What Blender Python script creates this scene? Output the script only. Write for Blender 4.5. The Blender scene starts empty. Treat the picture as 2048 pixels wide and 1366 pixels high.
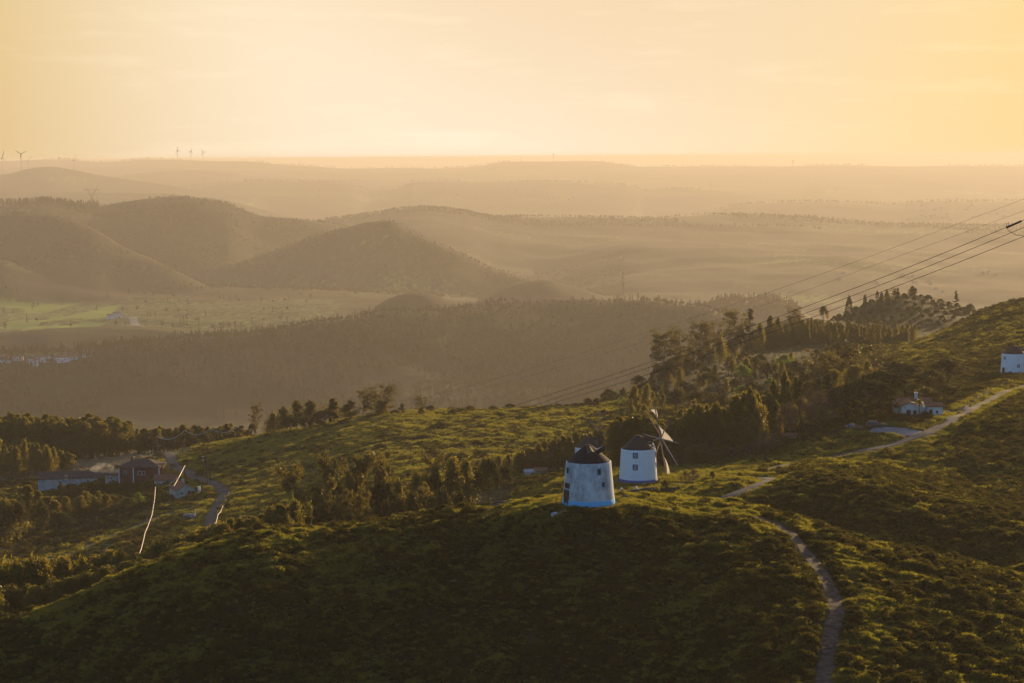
import bpy, math, random
import numpy as np
from mathutils import Matrix, Vector, Euler
random.seed(7); RNG = np.random.default_rng(7)
PI = math.pi
SC = bpy.context.scene
# ------------------------------------------------------------------ camera
F = 3982.0                                  # focal length in px of the 2048 px wide picture
PITCH = math.atan((683-313)/F); ROLL = math.radians(0.40)
cam_d = bpy.data.cameras.new('camera'); cam = bpy.data.objects.new('camera', cam_d)
SC.collection.objects.link(cam); SC.camera = cam
cam_d.sensor_width = 36.0; cam_d.lens = F/2048*36.0
cam_d.clip_start = 0.5; cam_d.clip_end = 200000.0
RM = Matrix.Rotation(PI/2-PITCH, 3, 'X') @ Matrix.Rotation(-ROLL, 3, 'Z')
cam.rotation_euler = RM.to_euler(); cam.location = (0, 0, 0)
RMN = np.array(RM)
# ------------------------------------------------------------------ sun, sky, exposure
SUN_EL = math.radians(9.5); SUN_AZ = math.radians(31.0)      # azimuth measured from the view axis towards the right
sun_dir = Vector((math.sin(SUN_AZ)*math.cos(SUN_EL), math.cos(SUN_AZ)*math.cos(SUN_EL), math.sin(SUN_EL)))
sd = bpy.data.lights.new('sun', 'SUN'); sd.energy = 5.0; sd.angle = math.radians(0.6); sd.color = (1.0, 0.68, 0.36)
so = bpy.data.objects.new('sun', sd); SC.collection.objects.link(so)
so.rotation_euler = sun_dir.to_track_quat('Z', 'Y').to_euler(); so.location = (60, 60, 60)
W = bpy.data.worlds.new('World'); SC.world = W; W.use_nodes = True
nt = W.node_tree; nt.nodes.clear()
wo = nt.nodes.new('ShaderNodeOutputWorld'); bg = nt.nodes.new('ShaderNodeBackground')
sky = nt.nodes.new('ShaderNodeTexSky'); sky.sky_type = 'NISHITA'; sky.sun_disc = False
sky.sun_elevation = SUN_EL; sky.sun_rotation = SUN_AZ; sky.altitude = 300
sky.air_density = 1.6; sky.dust_density = 4.0; sky.ozone_density = 1.0
bg.inputs['Strength'].default_value = 0.078
# hazy golden glow low over the sea: smooth functions of the sky direction, over the Sky Texture
tc = nt.nodes.new('ShaderNodeTexCoord')
def wn(t, **k):
    n = nt.nodes.new(t)
    for a, b in k.items(): setattr(n, a, b)
    return n
def wdot(az, el, lo, hi, smooth=True):
    d = wn('ShaderNodeVectorMath', operation='DOT_PRODUCT'); nt.links.new(tc.outputs['Generated'], d.inputs[0])
    az, el = math.radians(az), math.radians(el)
    d.inputs[1].default_value = (math.sin(az)*math.cos(el), math.cos(az)*math.cos(el), math.sin(el))
    r = wn('ShaderNodeMapRange'); r.interpolation_type = 'SMOOTHSTEP' if smooth else 'LINEAR'
    r.inputs['From Min'].default_value = lo; r.inputs['From Max'].default_value = hi
    nt.links.new(d.outputs['Value'], r.inputs['Value']); return r.outputs[0]
def wmix(f, a, b, mode='MIX'):
    m = wn('ShaderNodeMix', data_type='RGBA', blend_type=mode)
    for s_, v in ((0, f), (6, a), (7, b)):
        if isinstance(v, tuple): m.inputs[s_].default_value = (*v, 1)
        elif isinstance(v, float): m.inputs[s_].default_value = v
        else: nt.links.new(v, m.inputs[s_])
    return m.outputs[2]
base = wmix(1.0, sky.outputs[0], (0.90, 1.45, 2.60), 'MULTIPLY')
gold = wmix(wdot(5, 2.2, math.cos(math.radians(24)), 1.0), (8.0, 5.3, 1.9), (10.8, 9.0, 6.7))
gold = wmix(wdot(26, 1.5, math.cos(math.radians(26)), 1.0), gold, (10.2, 7.3, 3.2))
zen = wmix(wdot(3, 12, math.cos(math.radians(14)), 1.0), gold, (9.4, 7.0, 4.4))
col = wmix(wdot(20, 0, 0.35, 0.93), base, zen)
# thin cloud wisps
mp = wn('ShaderNodeMapping'); mp.inputs['Scale'].default_value = (10, 10, 75)
nt.links.new(tc.outputs['Generated'], mp.inputs[0])
cn = wn('ShaderNodeTexNoise'); cn.inputs['Scale'].default_value = 1.0; cn.inputs['Detail'].default_value = 8; cn.inputs['Roughness'].default_value = 0.62
nt.links.new(mp.outputs[0], cn.inputs['Vector'])
cr = wn('ShaderNodeMapRange'); cr.inputs['From Min'].default_value = 0.52; cr.inputs['From Max'].default_value = 0.80
cr.inputs['To Min'].default_value = 0.0; cr.inputs['To Max'].default_value = 0.13
nt.links.new(cn.outputs[0], cr.inputs[0])
col = wmix(cr.outputs[0], col, (7.0, 6.5, 6.0), 'ADD')
nt.links.new(col, bg.inputs['Color']); nt.links.new(bg.outputs[0], wo.inputs['Surface'])
SC.view_settings.view_transform = 'Standard'; SC.view_settings.look = 'None'
SC.view_settings.exposure = 0.32; SC.view_settings.gamma = 1.0
SC.cycles.use_denoising = True
SC.cycles.max_bounces = 6; SC.cycles.diffuse_bounces = 2; SC.cycles.glossy_bounces = 2
SC.cycles.transmission_bounces = 4; SC.cycles.transparent_max_bounces = 8; SC.cycles.volume_bounces = 0
SC.cycles.sample_clamp_indirect = 4.0
HAZE_DENS = 0.76e-4; HAZE_ANI = 0.24; HAZE_COL = (0.94, 0.88, 0.76, 1)
def haze_box():
    x0, x1, y0, y1, z0, z1 = -80000, 80000, -700, 155000, -760, 6.0
    me = bpy.data.meshes.new('haze')
    v = [(x, y, z) for z in (z0, z1) for y in (y0, y1) for x in (x0, x1)]
    me.from_pydata(v, [], [(0,2,3,1),(4,5,7,6),(0,1,5,4),(1,3,7,5),(3,2,6,7),(2,0,4,6)])
    m = bpy.data.materials.new('haze_air'); m.use_nodes = True; n = m.node_tree; n.nodes.clear()
    o = n.nodes.new('ShaderNodeOutputMaterial'); p = n.nodes.new('ShaderNodeVolumePrincipled')
    p.inputs['Color'].default_value = HAZE_COL; p.inputs['Density'].default_value = HAZE_DENS
    p.inputs['Anisotropy'].default_value = HAZE_ANI
    n.links.new(p.outputs[0], o.inputs['Volume']); me.materials.append(m)
    ob = bpy.data.objects.new('haze', me); SC.collection.objects.link(ob); ob['kind'] = 'stuff'
    ob['label'] = 'golden haze filling the valleys between the hills'; ob['category'] = 'haze'

# ------------------------------------------------------------------ geometry of the place
def unproj(px, py, D):
    px, py, D = np.broadcast_arrays(np.asarray(px, float), np.asarray(py, float), np.asarray(D, float))
    c = np.stack([(px-1024)/F, -(py-683)/F, -np.ones_like(px)], -1) @ RMN.T
    t = D/c[..., 1]
    return c*t[..., None]
def U(px, py, D): return Vector(unproj(px, py, D).tolist())
def _hash(ix, iy, seed):
    h = (ix.astype(np.int64)*374761393 + iy.astype(np.int64)*668265263 + seed*1442695041) & 0xffffffff
    h = ((h ^ (h >> 13))*1274126177) & 0xffffffff
    h = ((h ^ (h >> 16))*2246822519) & 0xffffffff
    return (h ^ (h >> 15)) & 0xffffffff
def noise(x, y, seed=0):
    x = np.asarray(x, float); y = np.asarray(y, float)
    x0 = np.floor(x); y0 = np.floor(y); fx = x-x0; fy = y-y0
    u = fx*fx*fx*(fx*(fx*6-15)+10); v = fy*fy*fy*(fy*(fy*6-15)+10)
    def g(dx, dy):
        a = _hash(x0+dx, y0+dy, seed)*(2*PI/4294967296.0)
        return np.cos(a)*(fx-dx)+np.sin(a)*(fy-dy)
    a = g(0,0); b = g(1,0); c = g(0,1); d = g(1,1)
    return 1.5*((a*(1-u)+b*u)*(1-v)+(c*(1-u)+d*u)*v)
def fbm(x, y, o=4, seed=0, g=0.5):
    s = 0; a = 1
    for i in range(o):
        s = s+a*noise(x*(2**i), y*(2**i), seed+i*17); a *= g
    return s
def pch(x, xp, fp):                      # monotone cubic (pchip) interpolation, 1-D tables
    xp = np.asarray(xp, float); fp = np.asarray(fp, float); x = np.clip(np.asarray(x, float), xp[0], xp[-1])
    h = np.diff(xp); d = np.diff(fp)/h; m = np.zeros_like(fp); m[0] = d[0]; m[-1] = d[-1]
    for i in range(1, len(xp)-1):
        if d[i-1]*d[i] > 0:
            w1 = 2*h[i]+h[i-1]; w2 = h[i]+2*h[i-1]; m[i] = (w1+w2)/(w1/d[i-1]+w2/d[i])
    k = np.clip(np.searchsorted(xp, x, 'right')-1, 0, len(xp)-2)
    t = (x-xp[k])/h[k]; t2 = t*t; t3 = t2*t
    return (2*t3-3*t2+1)*fp[k]+(t3-2*t2+t)*h[k]*m[k]+(-2*t3+3*t2)*fp[k+1]+(t3-t2)*h[k]*m[k+1]
def smax(a, b, k): return 0.5*(a+b+np.sqrt((a-b)**2+k*k))-0.0*k
def sstep(x, a, b):
    t = np.clip((x-a)/(b-a), 0, 1); return t*t*(3-2*t)

# near and middle ground: heights below the eye for picture columns (PXS) at depths (rows)
PXS = [-2600,-900,  0,   300,  600,  800, 1000, 1200, 1400, 1600, 1800, 2048, 2600, 5000]
TAB = {
  3:   [-2.0]*14,
  40:  [-20]*14,
  120: [-48,-48,-48,-48,-48,-48,-48,-48,-48,-48,-48,-46,-46,-46],
  200: [-90,-90,-84,-82,-80,-78,-76,-74,-74,-74,-72,-70,-66,-66],
  300: [-82,-80,-78,-78,-76,-72,-66,-60,-62,-64,-65,-64,-55,-50],
  350: [-92,-90,-88,-86,-81,-76,-69,-64,-63,-65.5,-67,-66,-53,-47],
  400: [-98,-96,-95,-91,-84,-78,-72,-66,-65.5,-66.4,-66,-64.6,-50,-45],
  450: [-102,-101,-100,-95,-88,-80,-77,-73.5,-70,-66,-62.3,-61.5,-49,-42],
  500: [-105,-104,-103,-98,-90.5,-83,-82,-80,-75,-68,-63.5,-62.5,-48,-40],
  560: [-108,-106,-105,-99,-91.5,-85,-84.5,-84,-79,-72,-66,-64.8,-47,-38],
  640: [-110,-109,-107,-100,-91.3,-86.2,-85.2,-85,-82.5,-77,-69,-64,-47,-38],
  720: [-112,-111,-112,-110,-105,-99,-97,-91.5,-84,-80.5,-74,-62.5,-47,-38],
  800: [-115,-116,-122,-122,-120,-116,-112,-104,-85,-84,-80,-61.7,-50,-40],
  900: [-125,-130,-138,-138,-136,-134,-128,-118,-99,-86,-89,-78,-58,-48],
  1000:[-145,-150,-156,-156,-154,-150,-145,-136,-118,-86.3,-93,-92,-75,-60],
  1130:[-165,-168,-172,-172,-170,-168,-164,-158,-142,-110,-82,-96,-90,-80],
  1300:[-186,-187,-190,-190,-188,-186,-182,-176,-168,-146,-124,-126,-120,-110],
  1450:[-196,-196,-196,-195,-194,-192,-190,-188,-186,-184,-180,-176,-160,-150],
  1950:[-190,-190,-188,-186,-186,-186,-190,-195,-200,-204,-206,-206,-200,-200],
  2600:[-192,-192,-190,-188,-188,-195,-205,-214,-220,-225,-228,-228,-228,-228],
  3000:[-215,-215,-215,-215,-215,-218,-222,-228,-232,-234,-236,-236,-236,-236],
  4200:[-270]*6+[-290]*8,
  5200:[-330]*14, 8000:[-340]*14, 12000:[-345]*14, 17000:[-352]*14, 18200:[-520]*14}
TAB = {(d*1.6 if d > 1400 else d): ([z*1.6 for z in r] if d > 1400 else r) for d, r in TAB.items()}
TD = sorted(TAB)
TZ = np.array([[unproj(p, 298-z*F/d, d)[2] if d > 60 else z for p, z in zip(PXS, TAB[d])] for d in TD])
def table(px, D):
    # pchip across columns for each row, then pchip down the rows
    cols = np.stack([pch(px, PXS, TZ[i]) for i in range(len(TD))], 0)      # (rows, N)
    xp = np.log(np.array(TD, float)); x = np.log(np.clip(D, TD[0], TD[-1]))
    h = np.diff(xp)[:, None]; d = np.diff(cols, axis=0)/h
    m = np.zeros_like(cols); m[0] = d[0]; m[-1] = d[-1]
    a, b = d[:-1], d[1:]; w1 = 2*h[1:]+h[:-1]; w2 = h[1:]+2*h[:-1]
    with np.errstate(all='ignore'):
        mm = (w1+w2)/(w1/a+w2/b)
    m[1:-1] = np.where(a*b > 0, mm, 0)
    k = np.clip(np.searchsorted(xp, x, 'right')-1, 0, len(xp)-2); j = np.arange(len(x))
    hk = (xp[k+1]-xp[k]); t = (x-xp[k])/hk; t2 = t*t; t3 = t2*t
    return (2*t3-3*t2+1)*cols[k, j]+(t3-2*t2+t)*hk*m[k, j]+(-2*t3+3*t2)*cols[k+1, j]+(t3-t2)*hk*m[k+1, j]
def ridge(px, D, cp, cy, cd, sf, sb, w, side=None):
    """height of one ridge: crest through picture points (cp, cy) at depths cd, falling sf in front and sb behind"""
    dc = pch(px, cp, cd); cz = unproj(cp, cy, cd)[:, 2]; zc = pch(px, cp, cz)
    zc = zc-(np.maximum(0, px-cp[-1])+np.maximum(0, cp[0]-px))*D/F*.45      # a ridge dies away past its ends
    t = D-dc
    if callable(sf): sf = sf(px)
    return zc-np.where(t < 0, sf, sb)*(np.sqrt(t*t+w*w)-w)
A_PX = [-2600,-800,0,83,195,303,391,439,527,659,830,960,1100,1300,1420,1500,1600,1700,1800,1900,2048,2800,5000]
A_PY = [1700,1420,1238,1214,1168,1122,1095,1079,1060,1055,1032,1013,999,992,999,1014,1044,1071,1099,1121,1156,1330,1600]
A_D  = [300,290,280,280,281,283,285,286,288,290,292,294,296,296,294,290,284,280,276,274,270,262,255]
A_WANT = list(A_PY)
RID = [  # crest px, py, depth, slope in front, slope behind, rounding
 ([-600,1250,1380,1450,1550,1650,1750,1850,1950,2048,2800,5000],[1500,1080,1004,984,972,966,975,1000,1026,1051,1200,1400],[330,340,345,345,345,345,340,335,328,320,290,280],.22,.12,10),
 # wooded dark ridge across the middle, and the field slope at its left
 ([-1500,-300,100,180,400,600,800,900,1000,1100,1250,1400,1450,1560,1700,2600],[760,720,712,700,680,658,630,622,606,603,605,618,634,690,760,800],[1560,1560,1580,1600,1640,1700,1780,1820,1860,1880,1860,1800,1760,1700,1650,1600],.20,.16,40),
 ([-2000,-300,0,150,230,320,480,700,1000],[700,690,680,672,663,664,662,690,760],[1780,1780,1790,1800,1820,1820,1800,1780,1780],.15,.10,40),
 # left hills
 ([-3000,-600,0,100,190,250,300,370,450,520,600,680,760,900,1200],[400,410,412,405,416,408,399,393,402,426,437,450,475,540,700],[3300,3300,3300,3320,3350,3400,3400,3420,3420,3450,3500,3550,3600,3600,3600],.30,.25,140),
 ([-1500,-400,0,100,180,250,330,430,560],[500,450,425,432,455,495,530,590,700],[2950,2950,2900,2860,2820,2780,2720,2660,2600],.33,.3,60),
 ([-1500,-300,0,60,130,200,280,400],[640,560,520,540,570,595,615,680],[2650,2650,2620,2600,2560,2520,2500,2450],.30,.3,40),
 ([300,450,560,640,700,740,780,830,900,1000,1060,1200,1350,1600],[640,560,500,472,458,448,446,472,506,547,562,592,612,700],[3200,3180,3160,3140,3120,3100,3080,3050,3000,2950,2920,2880,2840,2800],.34,.28,50),
 ([200,330,480,560,640,780,1000,1300],[660,625,604,601,606,612,640,700],[2450,2450,2450,2450,2450,2450,2450,2450],.10,.12,90),
 ([700,770,820,850,900,960,1040],[680,606,590,588,597,612,680],[2150,2150,2150,2150,2150,2150,2150],.3,.3,40),
 ([900,980,1050,1090,1150,1210,1300],[660,594,566,561,572,592,650],[2550,2550,2550,2550,2550,2550,2550],.3,.3,60),
 ([1330,1410,1460,1500,1550,1590,1680],[680,622,604,603,605,616,680],[2300,2300,2300,2300,2300,2300,2300],.3,.3,50),
 # the long hazy ridges beyond
 ([-3000,300,650,750,860,930,1000,1100,1250,1450,1600,1700,1850,2048,3000,6000],[600,520,446,432,419,424,437,439,440,434,436,447,452,452,460,470],[6000,6200,6400,6400,6400,6450,6500,6600,6600,6700,6700,6700,6700,6700,6700,6700],.075,.08,300),
 ([900,1100,1300,1450,1600,1750,1900,2048,2600],[560,520,487,484,490,500,515,520,560],[5400,5400,5300,5300,5200,5100,5000,4900,4800],.06,.08,250),
 ([1300,1460,1500,1600,1700,1800,1900,2048,2600,5000],[470,415,408,404,406,409,402,401,398,400],[8600]*10,.08,.08,300),
 ([-3000,-300,0,60,200,300,420,600],[410,378,376,382,386,388,396,440],[7600]*8,.1,.1,250),
 ([150,300,400,500,600,700,740,790,830,900,1000,1200,1270,1290,1400,1500,1700,1900,2400],[420,392,372,363,365,368,379,380,364,361,362,367,374,380,378,386,396,402,410],[10300]*19,.09,.08,350),
 ([900,1300,1400,1500,1600,1650,1750,1850,2048,2600,5000],[420,388,380,376,374,368,374,380,378,374,370],[12200]*11,.08,.08,400),
 ([-3000,-300,-60,20,60,100,140,200,300,500],[345,350,352,348,338,334,339,352,366,392],[9400]*10,.12,.1,220),
 ([-300,100,230,330,410,450,510,560,700,1000],[392,372,356,344,342,344,352,354,358,372],[11800]*10,.1,.1,300),
 ([-6000,-300,0,120,230,300,430,480,520,560,620,700,760,860,960,1010,1100,1200,1240,1290,1500,1680,1800,2048,2600,6000],[322,322,322,320,324,319,322,322,324,330,332,337,337,336,332,324,323,323,328,334,333,331,333,332,330,328],[15200]*26,.09,.09,500),
 ([-6000,0,300,600,900,1200,1500,1800,2048,3000,6000],[336,334,336,342,346,345,348,345,347,347,347],[13600]*11,.07,.09,400),
]
FAR = 1.6           # everything beyond the near ridges lies this much farther than first paced out
KF = lambda d: 1.15 if 4800 <= d < 7000 else 1.35 if d > 10000 else 1.3 if d > 7000 else FAR
RID = [(a, b, [d*KF(min(c)) for d in c] if min(c) > 1400 else c, e, f, g*FAR if min(c) > 1400 else g) for a, b, c, e, f, g in RID]
FLAT = []          # (x, y, radius, z) level platforms under buildings, filled in after the first pass
def Hpx(px, D):
    px = np.atleast_1d(np.asarray(px, float)); D = np.atleast_1d(np.asarray(D, float))
    z = table(px, D); x = (px-1024)/F*D; y = D
    # foreground hill
    sl = lambda p: np.interp(p, [-800,0,400,800,1150,1350,1500,1700,2048,3000], [.30,.30,.31,.31,.30,.24,.17,.125,.10,.09])
    wv = pch(px, [-800,0,300,600,900,1150,1300,1500,1800,2048,3000], [20,20,20,18,12,22,32,34,30,30,30])
    dc = pch(px, A_PX, A_D); zc = pch(px, A_PX, unproj(A_PX, A_PY, A_D)[:, 2]); t = D-dc
    za = zc-np.where(t < 0, sl(px)*1.25, np.interp(px, [0, 500], [.50, .38]))*(np.sqrt(t*t+np.where(t < 0, wv, 12)**2)-np.where(t < 0, wv, 12))
    z = smax(z, za, 1.2)
    for i, (cp, cy, cd, sf, sb, w) in enumerate(RID):
        lo = min(cd)*0.5; m = (D > lo) & (D < max(cd)*1.7)
        if m.any():
            r = ridge(px[m], D[m], cp, cy, cd, sf, sb, w); far = D[m] > 1500
            z[m] = smax(z[m], r, np.where(far, 9.0, 1.0))
    # relief: rounded undulations growing with distance, never touching the sea floor
    am = np.interp(D, [100,300,450,700,1300,3200,5600,11000,24000], [.5,.6,.9,1.2,3,11,15,14,12])
    wl = np.interp(D, [100,300,700,1300,5600,11000,24000], [16,22,60,120,500,900,1400])
    lw = np.round(np.log2(wl)*1)          # quantised wavelength bands blended
    f = np.log2(wl); f0 = np.floor(f); fr = f-f0
    n0 = noise(x/2**f0, y/2**f0, 3)+.5*noise(x/2**(f0-1), y/2**(f0-1), 5)+.25*noise(x/2**(f0-2), y/2**(f0-2), 6)
    n1 = noise(x/2**(f0+1), y/2**(f0+1), 3)+.5*noise(x/2**f0, y/2**f0, 5)+.25*noise(x/2**(f0-1), y/2**(f0-1), 6)
    z = z+am*(n0*(1-fr)+n1*fr)
    for (fx, fy, r, fz) in FLAT:
        d = np.hypot(x-fx, y-fy); m = d < r*3
        if m.any(): z[m] = z[m]+(fz-z[m])*(1-sstep(d[m], r*.8, r*3))
    return z
def fit_crest():
    """nudge the crest of the near hill until its outline against the valley is where it should be"""
    for _ in range(3):
        for i, p in enumerate(A_PX):
            if 0 <= p <= 2048:
                D = np.linspace(A_D[i]-50, A_D[i]+(4 if p > 1500 else 16), 160); z = Hpx(np.full(160, float(p)), D)+.12
                q = np.stack([(p-1024)/F*D, D, z], -1) @ RMN; A_PY[i] += A_WANT[i]-float((683-F*q[:, 1]/(-q[:, 2])).min())
fit_crest()
def Hxy(x, y):
    x = np.atleast_1d(np.asarray(x, float)); y = np.atleast_1d(np.asarray(y, float))
    return Hpx(1024+F*x/np.maximum(y, 1.0), y)
def pxx(px, py, D): return float(unproj(px, py, D)[0])
def ground(px, D, guess=None):
    """world point on the ground seen in picture column px at depth D"""
    x = (px-1024)/F*D*1.0
    for _ in range(4):
        z = float(Hxy(x, D)[0])
        # find x so that the projected column is px (roll makes it depend a little on z)
        v = RMN.T @ np.array([x, D, z]); cpx = 1024+F*v[0]/(-v[2]); x += (px-cpx)/F*D
    return Vector((x, D, float(Hxy(x, D)[0])))
def proj(p):
    v = RMN.T @ np.array(p); return 1024+F*v[0]/(-v[2]), 683-F*v[1]/(-v[2])
def hit(px, py, d0, d1, n=400):
    """first ground point on the ray through (px, py) between depths d0 and d1"""
    D = np.linspace(d0, d1, n); P = unproj(px, py, D); z = Hxy(P[:, 0], P[:, 1])
    k = np.nonzero(P[:, 2] < z)[0]
    if len(k) == 0: return None
    k = k[0]; return Vector((P[k, 0], P[k, 1], z[k]))
# ------------------------------------------------------------------ helpers: linking, tagging, materials
COL = SC.collection
def link(name, me, parent=None, loc=None, rz=0.0):
    o = bpy.data.objects.new(name, me); COL.objects.link(o)
    if parent is not None: o.parent = parent
    if loc is not None: o.location = loc
    if rz: o.rotation_euler = (0, 0, rz)
    return o
def tag(o, label=None, cat=None, group=None, kind=None):
    if label: o['label'] = label
    if cat: o['category'] = cat
    if group: o['group'] = group
    if kind: o['kind'] = kind
    return o
def empty(name, loc, rz=0.0): return link(name, None, None, loc, rz)
def npmesh(name, V, Fc, mats=(), mi=None, smooth=False):
    """V (n,3) array, Fc (m,k) index array (all tris or all quads)"""
    me = bpy.data.meshes.new(name); V = np.asarray(V, np.float32); Fc = np.asarray(Fc, np.int32)
    k = Fc.shape[1]; me.vertices.add(len(V)); me.vertices.foreach_set('co', V.ravel())
    me.loops.add(Fc.size); me.loops.foreach_set('vertex_index', Fc.ravel())
    me.polygons.add(len(Fc)); me.polygons.foreach_set('loop_start', np.arange(0, Fc.size, k, dtype=np.int32))
    me.polygons.foreach_set('loop_total', np.full(len(Fc), k, np.int32))
    if mi is not None: me.polygons.foreach_set('material_index', np.asarray(mi, np.int32))
    me.polygons.foreach_set('use_smooth', np.full(len(Fc), smooth))
    for m in mats: me.materials.append(m)
    me.update(calc_edges=True); return me
class MB:
    """collects boxes, tubes and cones into one mesh"""
    def __init__(s): s.v = []; s.f = []; s.m = []; s.k = 0
    def add(s, v, f):
        b = len(s.v); s.v += [tuple(p) for p in v]; s.f += [tuple(b+i for i in q) for q in f]; s.m += [s.k]*len(f)
    def box(s, c, size, rz=0, M=None):
        x, y, z = size[0]/2, size[1]/2, size[2]/2; cr, sr = math.cos(rz), math.sin(rz); v = []
        for dz in (-z, z):
            for dx, dy in ((-x,-y),(x,-y),(x,y),(-x,y)):
                v.append((c[0]+dx*cr-dy*sr, c[1]+dx*sr+dy*cr, c[2]+dz))
        if M: v = [M @ Vector(p) for p in v]
        s.add(v, [(0,3,2,1),(4,5,6,7),(0,1,5,4),(1,2,6,5),(2,3,7,6),(3,0,4,7)])
    def tube(s, pts, rad, n=6, cap=True):
        pts = [Vector(p) for p in pts]; rings = []
        if not isinstance(rad, (list, tuple)): rad = [rad]*len(pts)
        v = []
        for i, p in enumerate(pts):
            d = (pts[min(i+1, len(pts)-1)]-pts[max(i-1, 0)]).normalized()
            a = d.orthogonal().normalized() if i == 0 else (a-d*a.dot(d)).normalized()
            b = d.cross(a)
            for j in range(n):
                t = 2*PI*j/n; v.append(p+(a*math.cos(t)+b*math.sin(t))*rad[i])
        f = [(i*n+j, i*n+(j+1)%n, (i+1)*n+(j+1)%n, (i+1)*n+j) for i in range(len(pts)-1) for j in range(n)]
        if cap: f += [tuple(range(n))[::-1], tuple((len(pts)-1)*n+j for j in range(n))]
        s.add(v, f)
    def lathe(s, prof, n=48, c=(0,0), a0=0, a1=2*PI):
        full = abs(a1-a0-2*PI) < 1e-6; m = n if full else n+1; v = []
        for r, z in prof:
            for j in range(m):
                t = a0+(a1-a0)*j/n; v.append((c[0]+r*math.cos(t), c[1]+r*math.sin(t), z))
        f = [(i*m+j, i*m+(j+1)%m, (i+1)*m+(j+1)%m, (i+1)*m+j) for i in range(len(prof)-1) for j in range(n)]
        s.add(v, f)
    def poly(s, pts, th):
        """flat outline given thickness along its normal"""
        p = [Vector(q) for q in pts]; nn = (p[1]-p[0]).cross(p[2]-p[0]).normalized()*th; n = len(p)
        s.add(p+[q+nn for q in p], [tuple(range(n))[::-1], tuple(range(n, 2*n))]+[(i, (i+1)%n, n+(i+1)%n, n+i) for i in range(n)])
    def build(s, name, mats, parent=None, loc=None, rz=0.0, smooth=False):
        me = bpy.data.meshes.new(name); me.from_pydata(s.v, [], s.f)
        for m in (mats if isinstance(mats, (list, tuple)) else [mats]): me.materials.append(m)
        me.polygons.foreach_set('material_index', s.m)
        if smooth: me.polygons.foreach_set('use_smooth', [True]*len(me.polygons))
        me.update(); return link(name, me, parent, loc, rz)
def material(name, col=(.5,.5,.5), rough=.8, metal=0, var=.15, scale=3.0, col2=None, bump=0.0, bscale=None, spec=.3, sheen=0, emit=None):
    m = bpy.data.materials.new(name); m.use_nodes = True; n = m.node_tree; p = n.nodes['Principled BSDF']
    p.inputs['Roughness'].default_value = rough; p.inputs['Metallic'].default_value = metal
    p.inputs['Specular IOR Level'].default_value = spec
    tc = n.nodes.new('ShaderNodeTexCoord'); no = n.nodes.new('ShaderNodeTexNoise'); no.inputs['Scale'].default_value = scale
    no.inputs['Detail'].default_value = 6; no.inputs['Roughness'].default_value = .6
    n.links.new(tc.outputs['Object'], no.inputs['Vector'])
    mx = n.nodes.new('ShaderNodeMix'); mx.data_type = 'RGBA'
    c2 = col2 or tuple(c*(1-var*2) for c in col); c1 = col if col2 else tuple(c*(1+var) for c in col)
    mx.inputs[6].default_value = (*c1, 1); mx.inputs[7].default_value = (*c2, 1)
    r = n.nodes.new('ShaderNodeMapRange'); r.inputs['From Min'].default_value = .35; r.inputs['From Max'].default_value = .65
    n.links.new(no.outputs[0], r.inputs[0]); n.links.new(r.outputs[0], mx.inputs[0]); n.links.new(mx.outputs[2], p.inputs['Base Color'])
    if bump:
        b = n.nodes.new('ShaderNodeBump'); b.inputs['Strength'].default_value = bump; b.inputs['Distance'].default_value = .05
        if bscale:
            n2 = n.nodes.new('ShaderNodeTexNoise'); n2.inputs['Scale'].default_value = bscale; n2.inputs['Detail'].default_value = 4
            n.links.new(tc.outputs['Object'], n2.inputs['Vector']); n.links.new(n2.outputs[0], b.inputs['Height'])
        else: n.links.new(no.outputs[0], b.inputs['Height'])
        n.links.new(b.outputs[0], p.inputs['Normal'])
    if emit:
        p.inputs['Emission Color'].default_value = (*emit, 1); p.inputs['Emission Strength'].default_value = 1
    return m
def leaf_material(name, c1, c2, trans=.45, rough=.5, tint=(1.25,1.15,.5), gloss=.25):
    """leaves: diffuse and translucent light, a waxy highlight, colour varied from plant to plant"""
    m = bpy.data.materials.new(name); m.use_nodes = True; n = m.node_tree; n.nodes.clear(); L = n.links.new
    out = n.nodes.new('ShaderNodeOutputMaterial'); p = n.nodes.new('ShaderNodeBsdfPrincipled'); t = n.nodes.new('ShaderNodeBsdfTranslucent')
    mix = n.nodes.new('ShaderNodeMixShader'); mix.inputs[0].default_value = trans
    oi = n.nodes.new('ShaderNodeObjectInfo'); geo = n.nodes.new('ShaderNodeNewGeometry')
    no = n.nodes.new('ShaderNodeTexNoise'); no.inputs['Scale'].default_value = .35; no.inputs['Detail'].default_value = 3
    L(geo.outputs['Position'], no.inputs['Vector'])
    a = n.nodes.new('ShaderNodeMath'); a.operation = 'MULTIPLY_ADD'; L(oi.outputs['Random'], a.inputs[0]); a.inputs[1].default_value = .5
    r = n.nodes.new('ShaderNodeMapRange'); r.inputs['From Min'].default_value = .3; r.inputs['From Max'].default_value = .7; r.inputs['To Max'].default_value = .5
    L(no.outputs[0], r.inputs[0]); L(r.outputs[0], a.inputs[2])
    mx = n.nodes.new('ShaderNodeMix'); mx.data_type = 'RGBA'; mx.inputs[6].default_value = (*c1, 1); mx.inputs[7].default_value = (*c2, 1)
    L(a.outputs[0], mx.inputs[0]); L(mx.outputs[2], p.inputs['Base Color'])
    tt = n.nodes.new('ShaderNodeMix'); tt.data_type = 'RGBA'; tt.blend_type = 'MULTIPLY'; tt.inputs[0].default_value = 1
    L(mx.outputs[2], tt.inputs[6]); tt.inputs[7].default_value = (*[x*1.6 for x in tint], 1); L(tt.outputs[2], t.inputs['Color'])
    p.inputs['Roughness'].default_value = rough; p.inputs['Specular IOR Level'].default_value = gloss
    L(p.outputs[0], mix.inputs[1]); L(t.outputs[0], mix.inputs[2]); L(mix.outputs[0], out.inputs['Surface'])
    return m
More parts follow.
